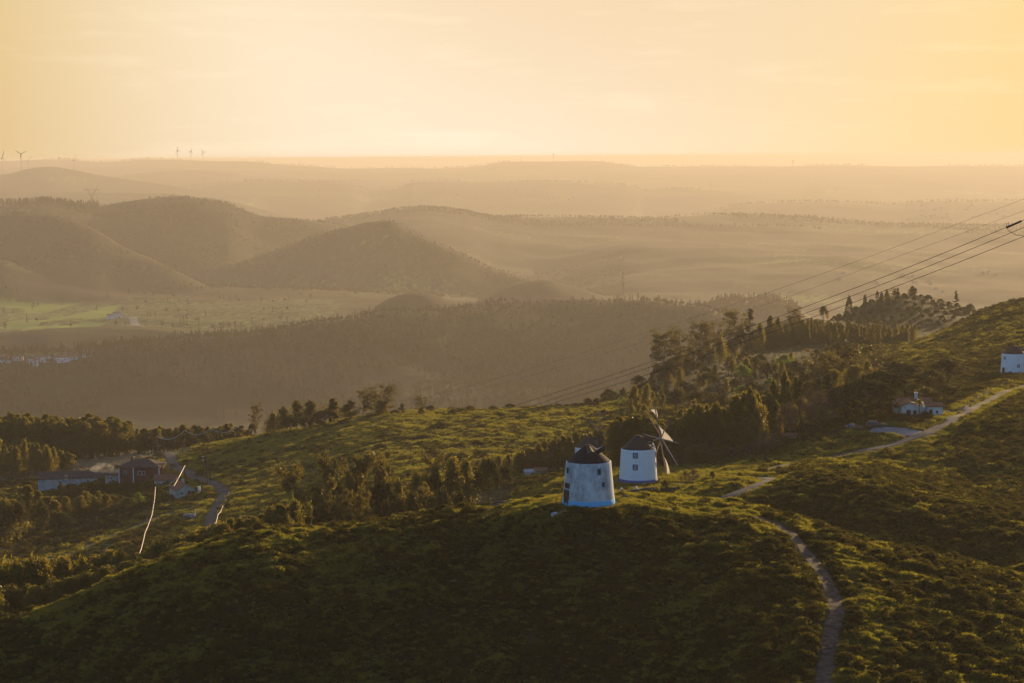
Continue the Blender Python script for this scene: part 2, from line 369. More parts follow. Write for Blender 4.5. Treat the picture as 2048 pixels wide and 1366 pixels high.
# ------------------------------------------------------------------ routes (picture px, py of the centre line; depth search window)
def smooth_line(P, step):
    P = np.array([list(p) for p in P]); s = np.r_[0, np.cumsum(np.hypot(*np.diff(P[:, :2], axis=0).T))]
    q = np.arange(0, s[-1], step); X = pch_lin(q, s, P)
    k = max(3, int(6/step)//2*2+1); pad = np.pad(X, ((k//2, k//2), (0, 0)), 'edge')
    return np.stack([np.convolve(pad[:, i], np.ones(k)/k, 'valid') for i in range(X.shape[1])], 1)
def pch_lin(q, s, P): return np.stack([np.interp(q, s, P[:, i]) for i in range(P.shape[1])], 1)
def route(pts):
    """list of (px, D) -> ground points"""
    return np.array([ground(p, d)[:] for p, d in pts])
def route_hit(pts):
    out = []
    for px, py, a, b in pts:
        h = hit(px, py, a, b)
        if h is not None: out.append(h[:])
    return np.array(out)
# ------------------------------------------------------------------ building platforms and the routes
def flat_at(px, D, r, z=None):
    g = ground(px, D); z = g.z if z is None else z
    FLAT.append((g.x, g.y, r, z)); return Vector((g.x, g.y, z))
M1 = flat_at(1177.5, 285, 6.0, U(1177.5, 1005.5, 285).z)
M3 = flat_at(1276.5, 388, 7.0, U(1276.5, 961, 388).z)
M2 = flat_at(1177, 490, 6.0, U(1177, 946, 490).z)
M4 = flat_at(2027, 583, 7.0, U(2027, 748, 583).z)
R_PATH = smooth_line(np.r_[[list(ground(1490, 287)), list(ground(1520, 284))], route_hit([(x, y, 180, 300) for x, y in [(1545,1043),(1560,1052),(1600,1087),(1630,1130),(1656,1170),(1668,1200),(1672,1225),(1664,1265),(1654,1310),(1650,1366)]]), [list(ground(1655, 205)), list(ground(1665, 180))]], .6)
R_ROAD = smooth_line(np.r_[[list(ground(2500, 640)), list(ground(2250, 590))], route_hit([(x, y, 345, 640) for x, y in [(2048,772),(2000,790),(1950,815),(1900,845),(1850,868),(1800,886),(1750,898),(1700,908),(1650,917),(1600,926),(1550,936),(1510,944)]]), [list(ground(1480, 381)), list(ground(1440, 377)), list(ground(1405, 379)), list(ground(1370, 383)), list(ground(1335, 384))]], 1.0)
R_LANE = smooth_line(np.array([list(ground(p, d)) for p, d in [(1470, 374), (1520, 369), (1545, 361), (1530, 353), (1500, 346.5), (1470, 343), (1440, 340.5), (1405, 338), (1380, 337), (1340, 338)]]), .8)
R_VAL = smooth_line(np.array([list(ground(p, d)) for p, d in [(300, 740), (320, 690)]]+route_hit([(x, y, 320, 800) for x, y in [(335,907),(350,935),(385,950),(425,966),(443,976),(450,988),(440,1003),(430,1020),(424,1040),(421,1060)]]).tolist()+[list(ground(425, 470)), list(ground(440, 430))]), 1.0)
R_DRV = smooth_line(route_hit([(x, y, 380, 520) for x, y in [(1735,861),(1762,860),(1790,860),(1812,863),(1836,871)]]), .8)
R_HSE = smooth_line(np.array([list(ground(p, d)) for p, d in [(262, 3440), (268, 3330), (275, 3230), (290, 3150)]]), 4)
R_FLD = smooth_line(np.array([list(ground(p, d)) for p, d in [(-60, 486), (60, 492), (150, 500), (250, 522), (330, 535), (400, 540)]]), 1.5)
ROUTES = [(R_PATH, 1.3), (R_ROAD, 2.2), (R_LANE, 2.2), (R_VAL, 2.2), (R_DRV, 3.4), (R_FLD, 2.0)]
def route_dist(x, y):
    """signed clearance (m) to the nearest track edge, for points near a route"""
    out = np.full(len(x), 99.0)
    for R, hw in ROUTES:
        m = np.nonzero((x > R[:, 0].min()-8) & (x < R[:, 0].max()+8) & (y > R[:, 1].min()-8) & (y < R[:, 1].max()+8))[0]
        st = max(1, int(1.5/max(.2, np.hypot(*(R[1]-R[0])[:2])))); Q = R[::st]
        A = Q[:-1, :2]; B = Q[1:, :2]; d = B-A; L2 = (d**2).sum(1)
        for c in range(0, len(m), 40000):
            k = m[c:c+40000]; P = np.stack([x[k], y[k]], 1)
            best = np.full(len(k), 99.0)
            for a, dd, l in zip(A, d, L2):
                t = np.clip(((P-a)@dd)/l, 0, 1); q = P-a-t[:, None]*dd
                best = np.minimum(best, np.hypot(q[:, 0], q[:, 1]))
            out[k] = np.minimum(out[k], best-hw)
    return out
def box01(px, D, a, b, c, d, e=30, f=25):
    return sstep(px, a-e, a+e)*(1-sstep(px, b-e, b+e))*sstep(D, c-f, c+f)*(1-sstep(D, d-f, d+f))
def cover(px, D):
    """0 heather and gorse, .5 rough grass, 1 lush grass; second value: cultivated/dry soil"""
    x = (px-1024)/F*D; y = D
    n = fbm(x/14, y/14, 4, 21)*.5; n2 = fbm(x/4, y/4, 3, 33)*.5
    c = .18+.55*n+.35*n2
    g = 0*c
    g = np.maximum(g, box01(px, D, 980, 1480, 282, 306, 60, 5)*.85)          # crown of the near hill
    g = np.maximum(g, box01(px, D, 60, 800, 270, 294, 60, 6)*.55*(noise(x/7, y/5, 61) > -.15))
    g = np.maximum(g, box01(px, D, 1040, 1500, 345, 430, 30, 12)*.8)         # yard of the second mill
    g = np.maximum(g, box01(px, D, 1420, 1900, 392, 440, 60, 8)*.6)
    g = np.maximum(g, box01(px, D, 330, 1250, 470, 690, 60, 30)*.45)         # meadow
    g = np.maximum(g, box01(px, D, 300, 900, 600, 690, 60, 20)*.6)
    g = np.maximum(g, box01(px, D, 1700, 2400, 620, 800, 60, 30)*.25)
    g = np.maximum(g, box01(px, D, 1560, 2100, 1020, 1180, 40, 20)*.15)
    g = np.maximum(g, box01(px, D, -500, 240, 3250, 3920, 30, 50)*(.7+.5*(noise(x/96, y/320, 5) > 0)))
    g = np.maximum(g, box01(px, D, 220, 700, 2960, 4000, 40, 90)*.6)
    g = np.maximum(g, box01(px, D, 1050, 1330, 620, 780, 40, 30)*.5)
    g = np.maximum(g, (D > 4100)*(.25+.5*fbm(x/550, y/550, 3, 9)))
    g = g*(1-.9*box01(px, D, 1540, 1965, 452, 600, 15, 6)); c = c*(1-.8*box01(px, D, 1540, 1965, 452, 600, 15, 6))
    pd = route_dist(x, y) if np.any(D < 800) else np.full(len(x), 99.)
    g = np.maximum(g, np.where((pd < 3.0) & (D > 330), .75, 0))
    g = np.maximum(g, np.where((pd > 1.8) & (pd < 6.0) & (D < 300) & (px > 1600), .55-.1*np.abs(pd-3.5), 0))
    c = np.clip(c*(1-g*.75)+g*(.9+.3*n), 0, 1)
    dry = box01(px, D, -200, 300, 640, 700, 30, 8)*.8+box01(px, D, -800, 420, 470, 560, 40, 20)*.75+box01(px, D, 1060, 1400, 372, 384, 10, 3)*.0
    dry = np.maximum(dry, np.clip(.45*(fbm(x/30, y/30, 3, 77)), 0, 1)*(D > 440)*(D < 900))
    return c, np.clip(dry, 0, 1), pd
def cushions(x, y):
    wx = x+1.1*noise(x/4.5, y/4.5, 8); wy = y+.9*noise(x/4, y/4, 9)
    return np.abs(noise(wx/2.3, wy/1.6, 41)), np.abs(noise(wx/1.0, wy/.75, 43))
def micro(x, y, c, pd, px, D):
    """small relief of the heath: cushions of heather and gorse, tussocks of grass"""
    b1, b2 = cushions(x, y)
    m = (.35+.65*(1-c))*(np.interp(D, [300, 420], [1.75, 1.25])*(b1-.3))+.34*(b2-.3)+.34*noise(x/9, y/7, 47)
    m = m*np.interp(D, [100, 600, 900, 1500], [1, 1.0, 1.0, 0])
    fl = sstep(pd, -.1, 1.3); m = m*fl+(1-fl)*-.06
    for (fx, fy, r, fz) in FLAT: m = m*sstep(np.hypot(x-fx, y-fy), r*.75, r*1.6)
    return m
def stepped(segs):
    out = [segs[0][0]]
    for a, b, st in segs:
        n = max(1, int(round(math.log(b/a)/st))); out += list(a*np.exp(np.arange(1, n+1)*math.log(b/a)/n))
    return np.array(out)
def sheet(name, Dr, S, mats, mic=True):
    PX, DD = np.meshgrid(S, Dr); px = PX.ravel(); D = DD.ravel(); x = (px-1024)/F*D
    z = np.concatenate([Hpx(px[i:i+200000], D[i:i+200000]) for i in range(0, len(px), 200000)])
    c, dry, pd = cover(px, D)
    if mic: z = z+micro(x, D, c, pd, px, D)
    n, m = DD.shape; i = np.arange(n*m).reshape(n, m)
    Fc = np.stack([i[:-1, :-1], i[:-1, 1:], i[1:, 1:], i[1:, :-1]], -1).reshape(-1, 4)
    me = npmesh(name, np.stack([x, D, z], 1), Fc, mats, smooth=True)
    for nm, v in (('cover', c), ('dry', dry)):
        a = me.attributes.new(nm, 'FLOAT', 'POINT'); a.data.foreach_set('value', v.astype(np.float32))
    o = link(name, me); o['kind'] = 'structure'; return o
def ground_material(name, heath1, heath2, rough_g, lush, soil, bump=.5):
    m = bpy.data.materials.new(name); m.use_nodes = True; n = m.node_tree; p = n.nodes['Principled BSDF']; L = n.links.new
    def attr(a): q = n.nodes.new('ShaderNodeAttribute'); q.attribute_name = a; return q.outputs['Fac']
    geo = n.nodes.new('ShaderNodeNewGeometry').outputs['Position']
    def nz(s, d=5, r=.6):
        q = n.nodes.new('ShaderNodeTexNoise'); q.inputs['Scale'].default_value = s; q.inputs['Detail'].default_value = d; q.inputs['Roughness'].default_value = r
        L(geo, q.inputs['Vector']); return q.outputs[0]
    def mix(f, a, b):
        q = n.nodes.new('ShaderNodeMix'); q.data_type = 'RGBA'
        for s, v in ((0, f), (6, a), (7, b)):
            if isinstance(v, tuple): q.inputs[s].default_value = (*v, 1)
            elif isinstance(v, float): q.inputs[s].default_value = v
            else: L(v, q.inputs[s])
        return q.outputs[2]
    def rmp(v, a, b):
        q = n.nodes.new('ShaderNodeMapRange'); q.inputs['From Min'].default_value = a; q.inputs['From Max'].default_value = b; L(v, q.inputs[0]); return q.outputs[0]
    h = mix(rmp(nz(.8), .35, .65), heath1, heath2)
    add = n.nodes.new('ShaderNodeMath'); add.operation = 'MULTIPLY_ADD'; L(nz(1.6, 8), add.inputs[0]); add.inputs[1].default_value = .5; L(attr('cover'), add.inputs[2])
    c = mix(rmp(add.outputs[0], .45, .75), h, rough_g); c = mix(rmp(add.outputs[0], .85, 1.2), c, lush)
    a2 = n.nodes.new('ShaderNodeMath'); a2.operation = 'MULTIPLY_ADD'; L(nz(.3, 6), a2.inputs[0]); a2.inputs[1].default_value = .6; L(attr('dry'), a2.inputs[2])
    c = mix(rmp(a2.outputs[0], .55, .95), c, soil)
    L(c, p.inputs['Base Color']); p.inputs['Roughness'].default_value = .9; p.inputs['Specular IOR Level'].default_value = .1
    p.inputs['Sheen Weight'].default_value = .6; p.inputs['Sheen Roughness'].default_value = .55; L(c, p.inputs['Sheen Tint'])
    b = n.nodes.new('ShaderNodeBump'); b.inputs['Strength'].default_value = bump; b.inputs['Distance'].default_value = .25; L(nz(3.5, 7, .7), b.inputs['Height']); L(b.outputs[0], p.inputs['Normal'])
    return m
MG = ground_material('heath_and_grass', (.020,.018,.006), (.036,.034,.010), (.060,.054,.019), (.090,.105,.024), (.120,.090,.050))
MH = ground_material('far_land', (.018,.017,.008), (.028,.026,.011), (.040,.042,.016), (.190,.260,.040), (.09,.07,.04), bump=0.0)
MH.node_tree.nodes['Principled BSDF'].inputs['Sheen Weight'].default_value = .15
fine = np.unique(np.round(np.r_[np.arange(-5200, -400, 160), np.arange(-400, -60, 20), np.arange(-60, 2120, 3.4), np.arange(2120, 2700, 12), np.arange(2700, 8000, 160)], 3))
fine2 = np.unique(np.round(np.r_[np.arange(-8000, -400, 200), np.arange(-400, -60, 20), np.arange(-60, 2120, 5), np.arange(2120, 2700, 20), np.arange(2700, 10000, 160)], 3))
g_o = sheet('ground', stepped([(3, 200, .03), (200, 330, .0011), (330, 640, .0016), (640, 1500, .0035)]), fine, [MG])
h_o = sheet('hills', stepped([(1500, 5600, .0035), (5600, 29100, .005)]), fine2, [MH], mic=False)
# the sea, out to the horizon
sea = material('sea_water', (.02,.05,.07), .25, spec=.5, scale=.002)
b = MB(); b.box((0, 89000, -640.5), (158000, 128000, 1.0)); so_ = b.build('sea', sea); so_['kind'] = 'structure'
# tracks: thin sheets lying on the ground
def ribbon(name, R, hw, mat, lift=.05, nx=7, wob=.15):
    t = np.gradient(R[:, :2], axis=0); t /= np.hypot(t[:, 0], t[:, 1])[:, None]+1e-9; nn = np.stack([-t[:, 1], t[:, 0]], 1)
    s = np.linspace(-1, 1, nx); e = hw*(1+wob*noise(np.arange(len(R))*.21, np.zeros(len(R)), 5)); e2 = hw*(1+wob*noise(np.arange(len(R))*.19, np.zeros(len(R))+9, 5))
    w = np.where(s[None] < 0, e[:, None], e2[:, None])*s[None]
    X = R[:, 0][:, None]+nn[:, 0][:, None]*w; Y = R[:, 1][:, None]+nn[:, 1][:, None]*w
    Z = Hxy(X.ravel(), Y.ravel()).reshape(X.shape)+lift
    Z[:, 0] -= .25; Z[:, -1] -= .25
    n, m = X.shape; i = np.arange(n*m).reshape(n, m)
    Fc = np.stack([i[:-1, :-1], i[:-1, 1:], i[1:, 1:], i[1:, :-1]], -1).reshape(-1, 4)
    o = link(name, npmesh(name, np.stack([X.ravel(), Y.ravel(), Z.ravel()], 1), Fc, [mat], smooth=True)); o['kind'] = 'structure'; return o
m_asph = material('worn_asphalt', (.075,.072,.075), .85, scale=.8, var=.12, bump=.15, bscale=30, spec=.2)
m_dirt = material('dirt_track', (.066,.050,.044), .9, scale=1.1, var=.45, bump=.9, bscale=4)
m_grav = material('pale_gravel', (.22,.21,.22), .85, scale=1.5, var=.18, bump=.4, bscale=14)
m_path = material('trodden_earth', (.10,.085,.05), .95, scale=.6, var=.3, bump=.3)
ribbon('dirt_path', R_PATH, 1.25, m_dirt, .03, 9); ribbon('road', R_ROAD, 1.75, m_asph, .06, 7, .08); ribbon('lane', R_LANE, 1.7, m_asph, .06, 7, .08)
ribbon('valley_road', R_VAL, 2.1, m_asph, .1, 7, .05); ribbon('gravel_drive', R_DRV, 3.4, m_grav, .05, 9, .1)
ribbon('field_track', R_FLD, 1.8, m_path, .06, 5, .3); ribbon('farm_lane', R_HSE, 7.0, m_grav, .6, 5, .1)
haze_box()
# ------------------------------------------------------------------ vegetation: plants grown once, then copied
L_EUC = leaf_material('eucalyptus_leaves', (.105,.108,.028), (.160,.128,.030), .58, .45, gloss=.3)
L_EUCD = leaf_material('dusky_eucalyptus_leaves', (.070,.064,.022), (.105,.085,.024), .48, .5, gloss=.3)
L_PINE = leaf_material('pine_needles', (.022,.026,.010), (.038,.040,.012), .22, .7, gloss=.15)
L_OAK = leaf_material('dark_broad_leaves', (.035,.036,.012), (.060,.055,.016), .35, .65, gloss=.12)
L_FAR = leaf_material('distant_leaves', (.030,.028,.011), (.042,.038,.014), .28, .8, gloss=.05)
L_CUSH = leaf_material('young_pine_needles', (.045,.050,.016), (.070,.068,.020), .38, .7, gloss=.1)
L_LIME = leaf_material('bright_green_leaves', (.10,.15,.02), (.14,.19,.03), .55, .5)
L_BARE = leaf_material('bare_twigs', (.095,.065,.050), (.12,.08,.06), .15, .8)
L_GOLD = leaf_material('yellowing_leaves', (.30,.17,.03), (.25,.16,.03), .5, .6)
L_GRASS = leaf_material('grass_blades', (.145,.125,.038), (.125,.145,.032), .60, .5, tint=(1.25,1.15,.38), gloss=.3)
L_GORSE = leaf_material('gorse_and_heather', (.028,.031,.009), (.062,.055,.013), .50, .7, gloss=.2)
m_bark = material('pale_bark', (.16,.12,.09), .85, scale=2, var=.3); m_bark2 = material('dark_bark', (.06,.045,.035), .9, scale=2, var=.3)
def leaves(rng, C, Rr, n, size, asp=.45, droop=0.0, shell=.5):
    """n leaf-shaped faces in each clump (centres C, radii Rr)"""
    C = np.repeat(np.asarray(C, float), n, 0); Rr = np.repeat(np.asarray(Rr, float).reshape(-1, 1) if np.ndim(Rr) == 1 else Rr, n, 0)
    d = rng.normal(size=(len(C), 3)); d /= np.linalg.norm(d, axis=1)[:, None]; rad = rng.random((len(C), 1))**(1/(3-2*shell))
    P = C+d*rad*Rr
    a = rng.normal(size=P.shape); a[:, 2] -= droop*2; a /= np.linalg.norm(a, axis=1)[:, None]
    b = np.cross(a, rng.normal(size=P.shape)); b /= np.linalg.norm(b, axis=1)[:, None]+1e-9
    s = (size*rng.uniform(.6, 1.35, (len(P), 1)))
    V = np.stack([P-a*s*.5, P+b*s*asp*.5, P+a*s*.5, P-b*s*asp*.5], 1).reshape(-1, 3)
    return V, np.arange(len(V)).reshape(-1, 4)
def limb_tree(rng, h, spread, nl, z0, z1, lean=0, r0=.22, curve=.5, up=.6):
    """trunk and limbs; returns (builder, limb tips with their height fraction)"""
    b = MB(); top = Vector((lean*h, rng.normal()*.02*h, h*.96)); pts = []
    for k in range(7):
        t = k/6; pts.append(Vector((lean*h*t**1.5+rng.normal()*.012*h*(k > 0), rng.normal()*.012*h*(k > 0), h*.96*t)))
    b.tube(pts, [r0*(1-.88*k/6) for k in range(7)], 6); tips = []
    for i in range(nl):
        t = z0+(z1-z0)*(i+rng.random())/nl; k = min(5, int(t*6)); base = pts[k].lerp(pts[k+1], t*6-k); az = rng.random()*2*PI
        sp = spread(t)*h*rng.uniform(.6, 1.1); e = base+Vector((math.cos(az)*sp, math.sin(az)*sp, sp*up*rng.uniform(.5, 1.4)+.02*h))
        m = base.lerp(e, .5)+Vector((0, 0, -.08*sp)); b.tube([base, m, e], [r0*.35*(1.1-t), r0*.22*(1.1-t), r0*.08], 4); tips.append((e, t)); tips.append((m, t))
    return b, tips
PROTO = {}
def reg(kind, h, w, crownV, crownF, leafm, trunk, barkm): PROTO.setdefault(kind, []).append((h, w, crownV, crownF, leafm, trunk, barkm))
def grow(kind, seed):
    rng = np.random.default_rng(seed)
    if kind == 'euc':            # young plantation eucalyptus: pointed, several leaders
        h = 12; b, tips = limb_tree(rng, h, lambda t: (.25*(1.02-t)**.95+.015)*rng.uniform(.6, 1.15), 34, .16, .97, r0=.16)
        C = [t[0][:] for t in tips]; R_ = [(.38+.85*(1-t[1]))*rng.uniform(.7, 1.15) for t in tips]
        for k in range(4):
            a = rng.random()*6.3; C.append((math.cos(a)*.7, math.sin(a)*.7, h*rng.uniform(.72, .9))); R_.append(.4)
        C.append((0, 0, h*.97)); R_.append(.35)
        V, Fc = leaves(rng, C, np.array([[r, r, r*1.5] for r in R_]), 74, .44, .42, .5); reg(kind, h, 3.7, V, Fc, L_EUC, b, m_bark)
    elif kind == 'wispy':        # tall, open crown of separate clumps
        h = 18; ln = rng.uniform(-.08, .12); b, tips = limb_tree(rng, h, lambda t: .17*math.sin(min(1, (t-.15)/.6)*PI*.62)+.03, 30, .25, .98, ln, .26, up=.5)
        C = [t[0][:] for i, t in enumerate(tips) if i % 2 == 0 or rng.random() < .5]; V, Fc = leaves(rng, C, np.array([[1.25, 1.25, 1.0]]*len(C))*rng.uniform(.6, 1.25, (len(C), 1)), 95, .50, .42, .6); reg(kind, h, 5.6, V, Fc, L_EUCD, b, m_bark)
    elif kind == 'blown':        # ragged, wind-blown, leaning
        h = 11; b, tips = limb_tree(rng, h, lambda t: .20, 15, .3, 1.0, rng.uniform(-.25, -.05), .18, up=.75)
        C = [t[0][:] for t in tips]; V, Fc = leaves(rng, C, np.array([[.85, .85, .85]]*len(C))*rng.uniform(.5, 1.2, (len(C), 1)), 90, .42, .42, .7); reg(kind, h, 4.2, V, Fc, L_EUCD, b, m_bark)
    elif kind == 'bush_euc':     # bushy young eucalyptus, full to the ground
        h = 7; b, tips = limb_tree(rng, h, lambda t: .26*(1.1-t), 22, .08, .97, 0, .12)
        C = [t[0][:] for t in tips]+[(0, 0, h*.95)]; R_ = [.6+.6*(1-t[1]) for t in tips]+[.3]; V, Fc = leaves(rng, C, np.array([[r, r, r*1.35] for r in R_]), 85, .36, .42, .3); reg(kind, h, 3.2, V, Fc, L_EUC, b, m_bark)
    elif kind in ('round', 'lime', 'oak', 'bare', 'gold'):
        h = 7; b, tips = limb_tree(rng, h, lambda t: .30*math.sin(min(1., t+.1)*PI*.75), 20, .2, .9, 0, .2)
        C = []; R_ = []
        for k in range(34 if kind != 'bare' else 26):
            a = rng.random()*2*PI; e = rng.random()**.8*PI/2*1.15-.22; rr = rng.uniform(.62, .85); C.append((math.cos(a)*math.cos(e)*3.3*rr, math.sin(a)*math.cos(e)*3.3*rr, 3.3+math.sin(e)*3.6*rr)); R_.append(rng.uniform(.7, 1.15))
        V, Fc = leaves(rng, C, np.array(R_), {'bare': 130}.get(kind, 95), {'bare': .55}.get(kind, .36), {'bare': .07}.get(kind, .6), 0, .75)
        reg(kind, h, 8, V, Fc, {'round': L_OAK, 'oak': L_OAK, 'lime': L_LIME, 'bare': L_BARE, 'gold': L_GOLD}[kind], b, m_bark2)
    elif kind == 'umbrella':     # stone pine: a wide flattened dome on a bare stem
        h = 9; b, tips = limb_tree(rng, h*.8, lambda t: .42, 14, .45, .9, 0, .32, up=.35); C = []; R_ = []
        for k in range(130):
            a = rng.random()*2*PI; q = math.sqrt(rng.random()); zz = 4.6*math.sqrt(max(0, 1-q*q)); C.append((math.cos(a)*6.2*q, math.sin(a)*6.2*q, h*.42+zz*(1 if k % 3 else rng.random())+rng.normal()*.12)); R_.append(rng.uniform(.6, .95))
        V, Fc = leaves(rng, C, np.array([[r*1.1, r*1.1, r*.7] for r in R_]), 170, .34, .55, -.3, .8); reg(kind, h, 13.5, V, Fc, L_PINE, b, m_bark2)
    elif kind == 'dome':         # round-headed young pine clipped like a cushion, crown nearly to the ground
        h = 5; b, tips = limb_tree(rng, h*.8, lambda t: .3, 8, .2, .9, 0, .16); C = []; R_ = []
        for k in range(60):
            a = rng.random()*2*PI; q = math.sqrt(rng.random()); C.append((math.cos(a)*2.5*q, math.sin(a)*2.5*q, .7+3.5*math.sqrt(max(0, 1-q*q))*(rng.uniform(.85, 1) if k % 3 else rng.random()))); R_.append(rng.uniform(.5, .7))
        V, Fc = leaves(rng, C, np.array(R_), 60, .42, .55, -.3, .8); reg(kind, h, 6, V, Fc, L_CUSH, b, m_bark2)
    elif kind == 'pine':         # open pine with tiers of branches
        h = 12; b, tips = limb_tree(rng, h, lambda t: .24*(1.1-t)+.02, 24, .3, .98, rng.uniform(-.04, .04), .2, up=.25)
        C = [t[0][:] for t in tips]; V, Fc = leaves(rng, C, np.array([[.8, .8, .45]]*len(C))*rng.uniform(.7, 1.2, (len(C), 1)), 75, .34, .35, -.3, .7); reg(kind, h, 6, V, Fc, L_PINE, b, m_bark2)
    elif kind == 'conifer':
        h = 10; b, tips = limb_tree(rng, h, lambda t: .27*(1.02-t)+.01, 40, .12, .98, 0, .18, up=.15)
        C = [t[0][:] for t in tips]; V, Fc = leaves(rng, C, np.array([[.6, .6, .4]]*len(C)), 60, .34, .35, .2, .7); reg(kind, h, 5.5, V, Fc, L_PINE, b, m_bark2)
    elif kind == 'far':          # light tree for distant woods
        h = 12; b = MB(); b.tube([(0, 0, 0), (0, 0, h*.7)], [.2, .08], 4); C = [(rng.normal()*.9*(1-k/9), rng.normal()*.9*(1-k/9), h*(.3+.68*k/9)) for k in range(10)]
        V, Fc = leaves(rng, C, np.array([[1.5-.09*k, 1.5-.09*k, 1.3] for k in range(10)]), 16, 1.1, .6, .3); reg(kind, h, 4, V, Fc, L_FAR, b, m_bark2)
    elif kind == 'farround':
        h = 8; b = MB(); b.tube([(0, 0, 0), (0, 0, h*.6)], [.3, .1], 4); C = [(math.cos(a)*2*q, math.sin(a)*2*q, 4.2+2.4*(1-q)) for a, q in zip(rng.random(12)*6.3, rng.random(12))]
        V, Fc = leaves(rng, C, np.full(12, 1.7), 16, 1.1, .6); reg(kind, h, 7, V, Fc, L_FAR, b, m_bark2)
for kind, n in (('euc', 5), ('wispy', 4), ('blown', 4), ('bush_euc', 4), ('round', 3), ('oak', 2), ('lime', 2), ('bare', 2), ('gold', 1), ('umbrella', 2), ('dome', 4), ('pine', 3), ('conifer', 2), ('far', 4), ('farround', 3)):
    for i in range(n): grow(kind, 100+i+len(kind)*7)
MESHES = {}
def tree_meshes(kind, i):
    if (kind, i) not in MESHES:
        h, w, V, Fc, lm, tb, bm = PROTO[kind][i]
        c = npmesh('crown', V, Fc, [lm]); t = bpy.data.meshes.new('trunk'); t.from_pydata(tb.v, [], tb.f); t.materials.append(bm)
        nv = len(V); tv = np.array([list(p) for p in tb.v]); quads = [f for f in tb.f if len(f) == 4]
        both = npmesh('tree', np.r_[V, tv], np.r_[Fc, np.array(quads)+nv], [lm, bm], np.r_[np.zeros(len(Fc), int), np.ones(len(quads), int)])
        MESHES[kind, i] = (c, t, both)
    return MESHES[kind, i]
CNT = {}
KN = {'euc': 'eucalyptus', 'wispy': 'tall_eucalyptus', 'blown': 'windblown_eucalyptus', 'bush_euc': 'young_eucalyptus', 'round': 'round_tree', 'oak': 'oak_tree', 'lime': 'green_tree', 'bare': 'bare_tree', 'gold': 'yellow_bush',
      'umbrella': 'umbrella_pine', 'dome': 'young_pine', 'pine': 'pine_tree', 'conifer': 'conifer', 'far': 'eucalyptus', 'farround': 'round_tree'}
def plant(kind, p, h, label, group=None, w=None, cat=None, parts=True, rz=None, sink=.15, name=None):
    i = random.randrange(len(PROTO[kind])); H0, W0 = PROTO[kind][i][:2]; c, t, both = tree_meshes(kind, i)
    s = h/H0; sw = (w/W0) if w else s*random.uniform(.95, 1.25); rz = random.random()*6.28 if rz is None else rz
    loc = (p[0], p[1], p[2]-sink); nm = name or KN[kind]
    if parts:
        o = empty(nm, loc, rz); a = link('trunk', t, o); b = link('crown', c, o); o.scale = (sw, sw, s)
    else:
        o = link(nm, both, None, loc, rz); o.scale = (sw, sw, s)
    return tag(o, label, cat or 'tree', group)
def at(kind, px, D, top, label, group=None, wpx=None, **k):
    """a tree standing on the ground in picture column px at depth D, its top reaching picture row top"""
    g = ground(px, D); h = max(1.2, U(px, top, D).z-g.z); return plant(kind, g, h, label, group, (wpx*D/F if wpx else None), **k)
def scatter(name, P, sc, protos, label, cat, rz=None):
    """uncountable ground cover: copies of a few plants on many points (geometry nodes)"""
    me = bpy.data.meshes.new(name); P = np.asarray(P, np.float32); n = len(P); me.vertices.add(n); me.vertices.foreach_set('co', P.ravel())
    for nm, ty, v in (('sc', 'FLOAT', sc), ('rz', 'FLOAT', RNG.random(n)*2*PI if rz is None else rz), ('pk', 'INT', RNG.integers(0, len(protos), n))):
        a = me.attributes.new(nm, ty, 'POINT'); a.data.foreach_set('value', np.asarray(v, np.float32 if ty == 'FLOAT' else np.int32))
    o = link(name, me); c = bpy.data.collections.new(name+'_plants')
    for i, m in enumerate(protos): c.objects.link(bpy.data.objects.new('%s_%02d' % (name, i), m))
    ng = bpy.data.node_groups.new(name, 'GeometryNodeTree'); ng.interface.new_socket('Geometry', in_out='INPUT', socket_type='NodeSocketGeometry'); ng.interface.new_socket('Geometry', in_out='OUTPUT', socket_type='NodeSocketGeometry')
    N = ng.nodes.new; L = ng.links.new; gi = N('NodeGroupInput'); go = N('NodeGroupOutput'); ip = N('GeometryNodeInstanceOnPoints'); ci = N('GeometryNodeCollectionInfo')
    ci.inputs[0].default_value = c; ci.inputs[1].default_value = True; ci.inputs[2].default_value = True
    def at_(nm, ty): q = N('GeometryNodeInputNamedAttribute'); q.data_type = ty; q.inputs[0].default_value = nm; return q.outputs[0]
    cx = N('ShaderNodeCombineXYZ'); L(at_('rz', 'FLOAT'), cx.inputs[2])
    L(gi.outputs[0], ip.inputs['Points']); L(ci.outputs[0], ip.inputs['Instance']); ip.inputs['Pick Instance'].default_value = True
    L(at_('pk', 'INT'), ip.inputs['Instance Index']); L(cx.outputs[0], ip.inputs['Rotation']); L(at_('sc', 'FLOAT'), ip.inputs['Scale']); L(ip.outputs[0], go.inputs[0])
    md = o.modifiers.new('scatter', 'NODES'); md.node_group = ng
    return tag(o, label, cat, None, 'stuff')
def grass_patch(seed, n=46, r=.42, h=.42, w=.05, lean=.35):
    rng = np.random.default_rng(seed); a = rng.random(n)*2*PI; q = r*np.sqrt(rng.random(n)); x = q*np.cos(a); y = q*np.sin(a); hh = h*rng.uniform(.5, 1.1, n)*(1-.5*(q/r)**2)
    d = rng.normal(size=(n, 2))*.16+np.stack([x, y], 1)*.5+np.array([-lean, -.05])*hh[:, None]*1.2; t = rng.random(n)*PI; ux = np.cos(t)*w/2; uy = np.sin(t)*w/2
    V = np.stack([np.stack([x-ux, y-uy, -.08+0*x], 1), np.stack([x+ux, y+uy, -.08+0*x], 1), np.stack([x+d[:, 0]*.5+ux*.8, y+d[:, 1]*.5+uy*.8, hh*.65], 1), np.stack([x+d[:, 0], y+d[:, 1], hh], 1)], 1).reshape(-1, 3)
    return npmesh('grass_patch', V, np.arange(len(V)).reshape(-1, 4), [L_GRASS])
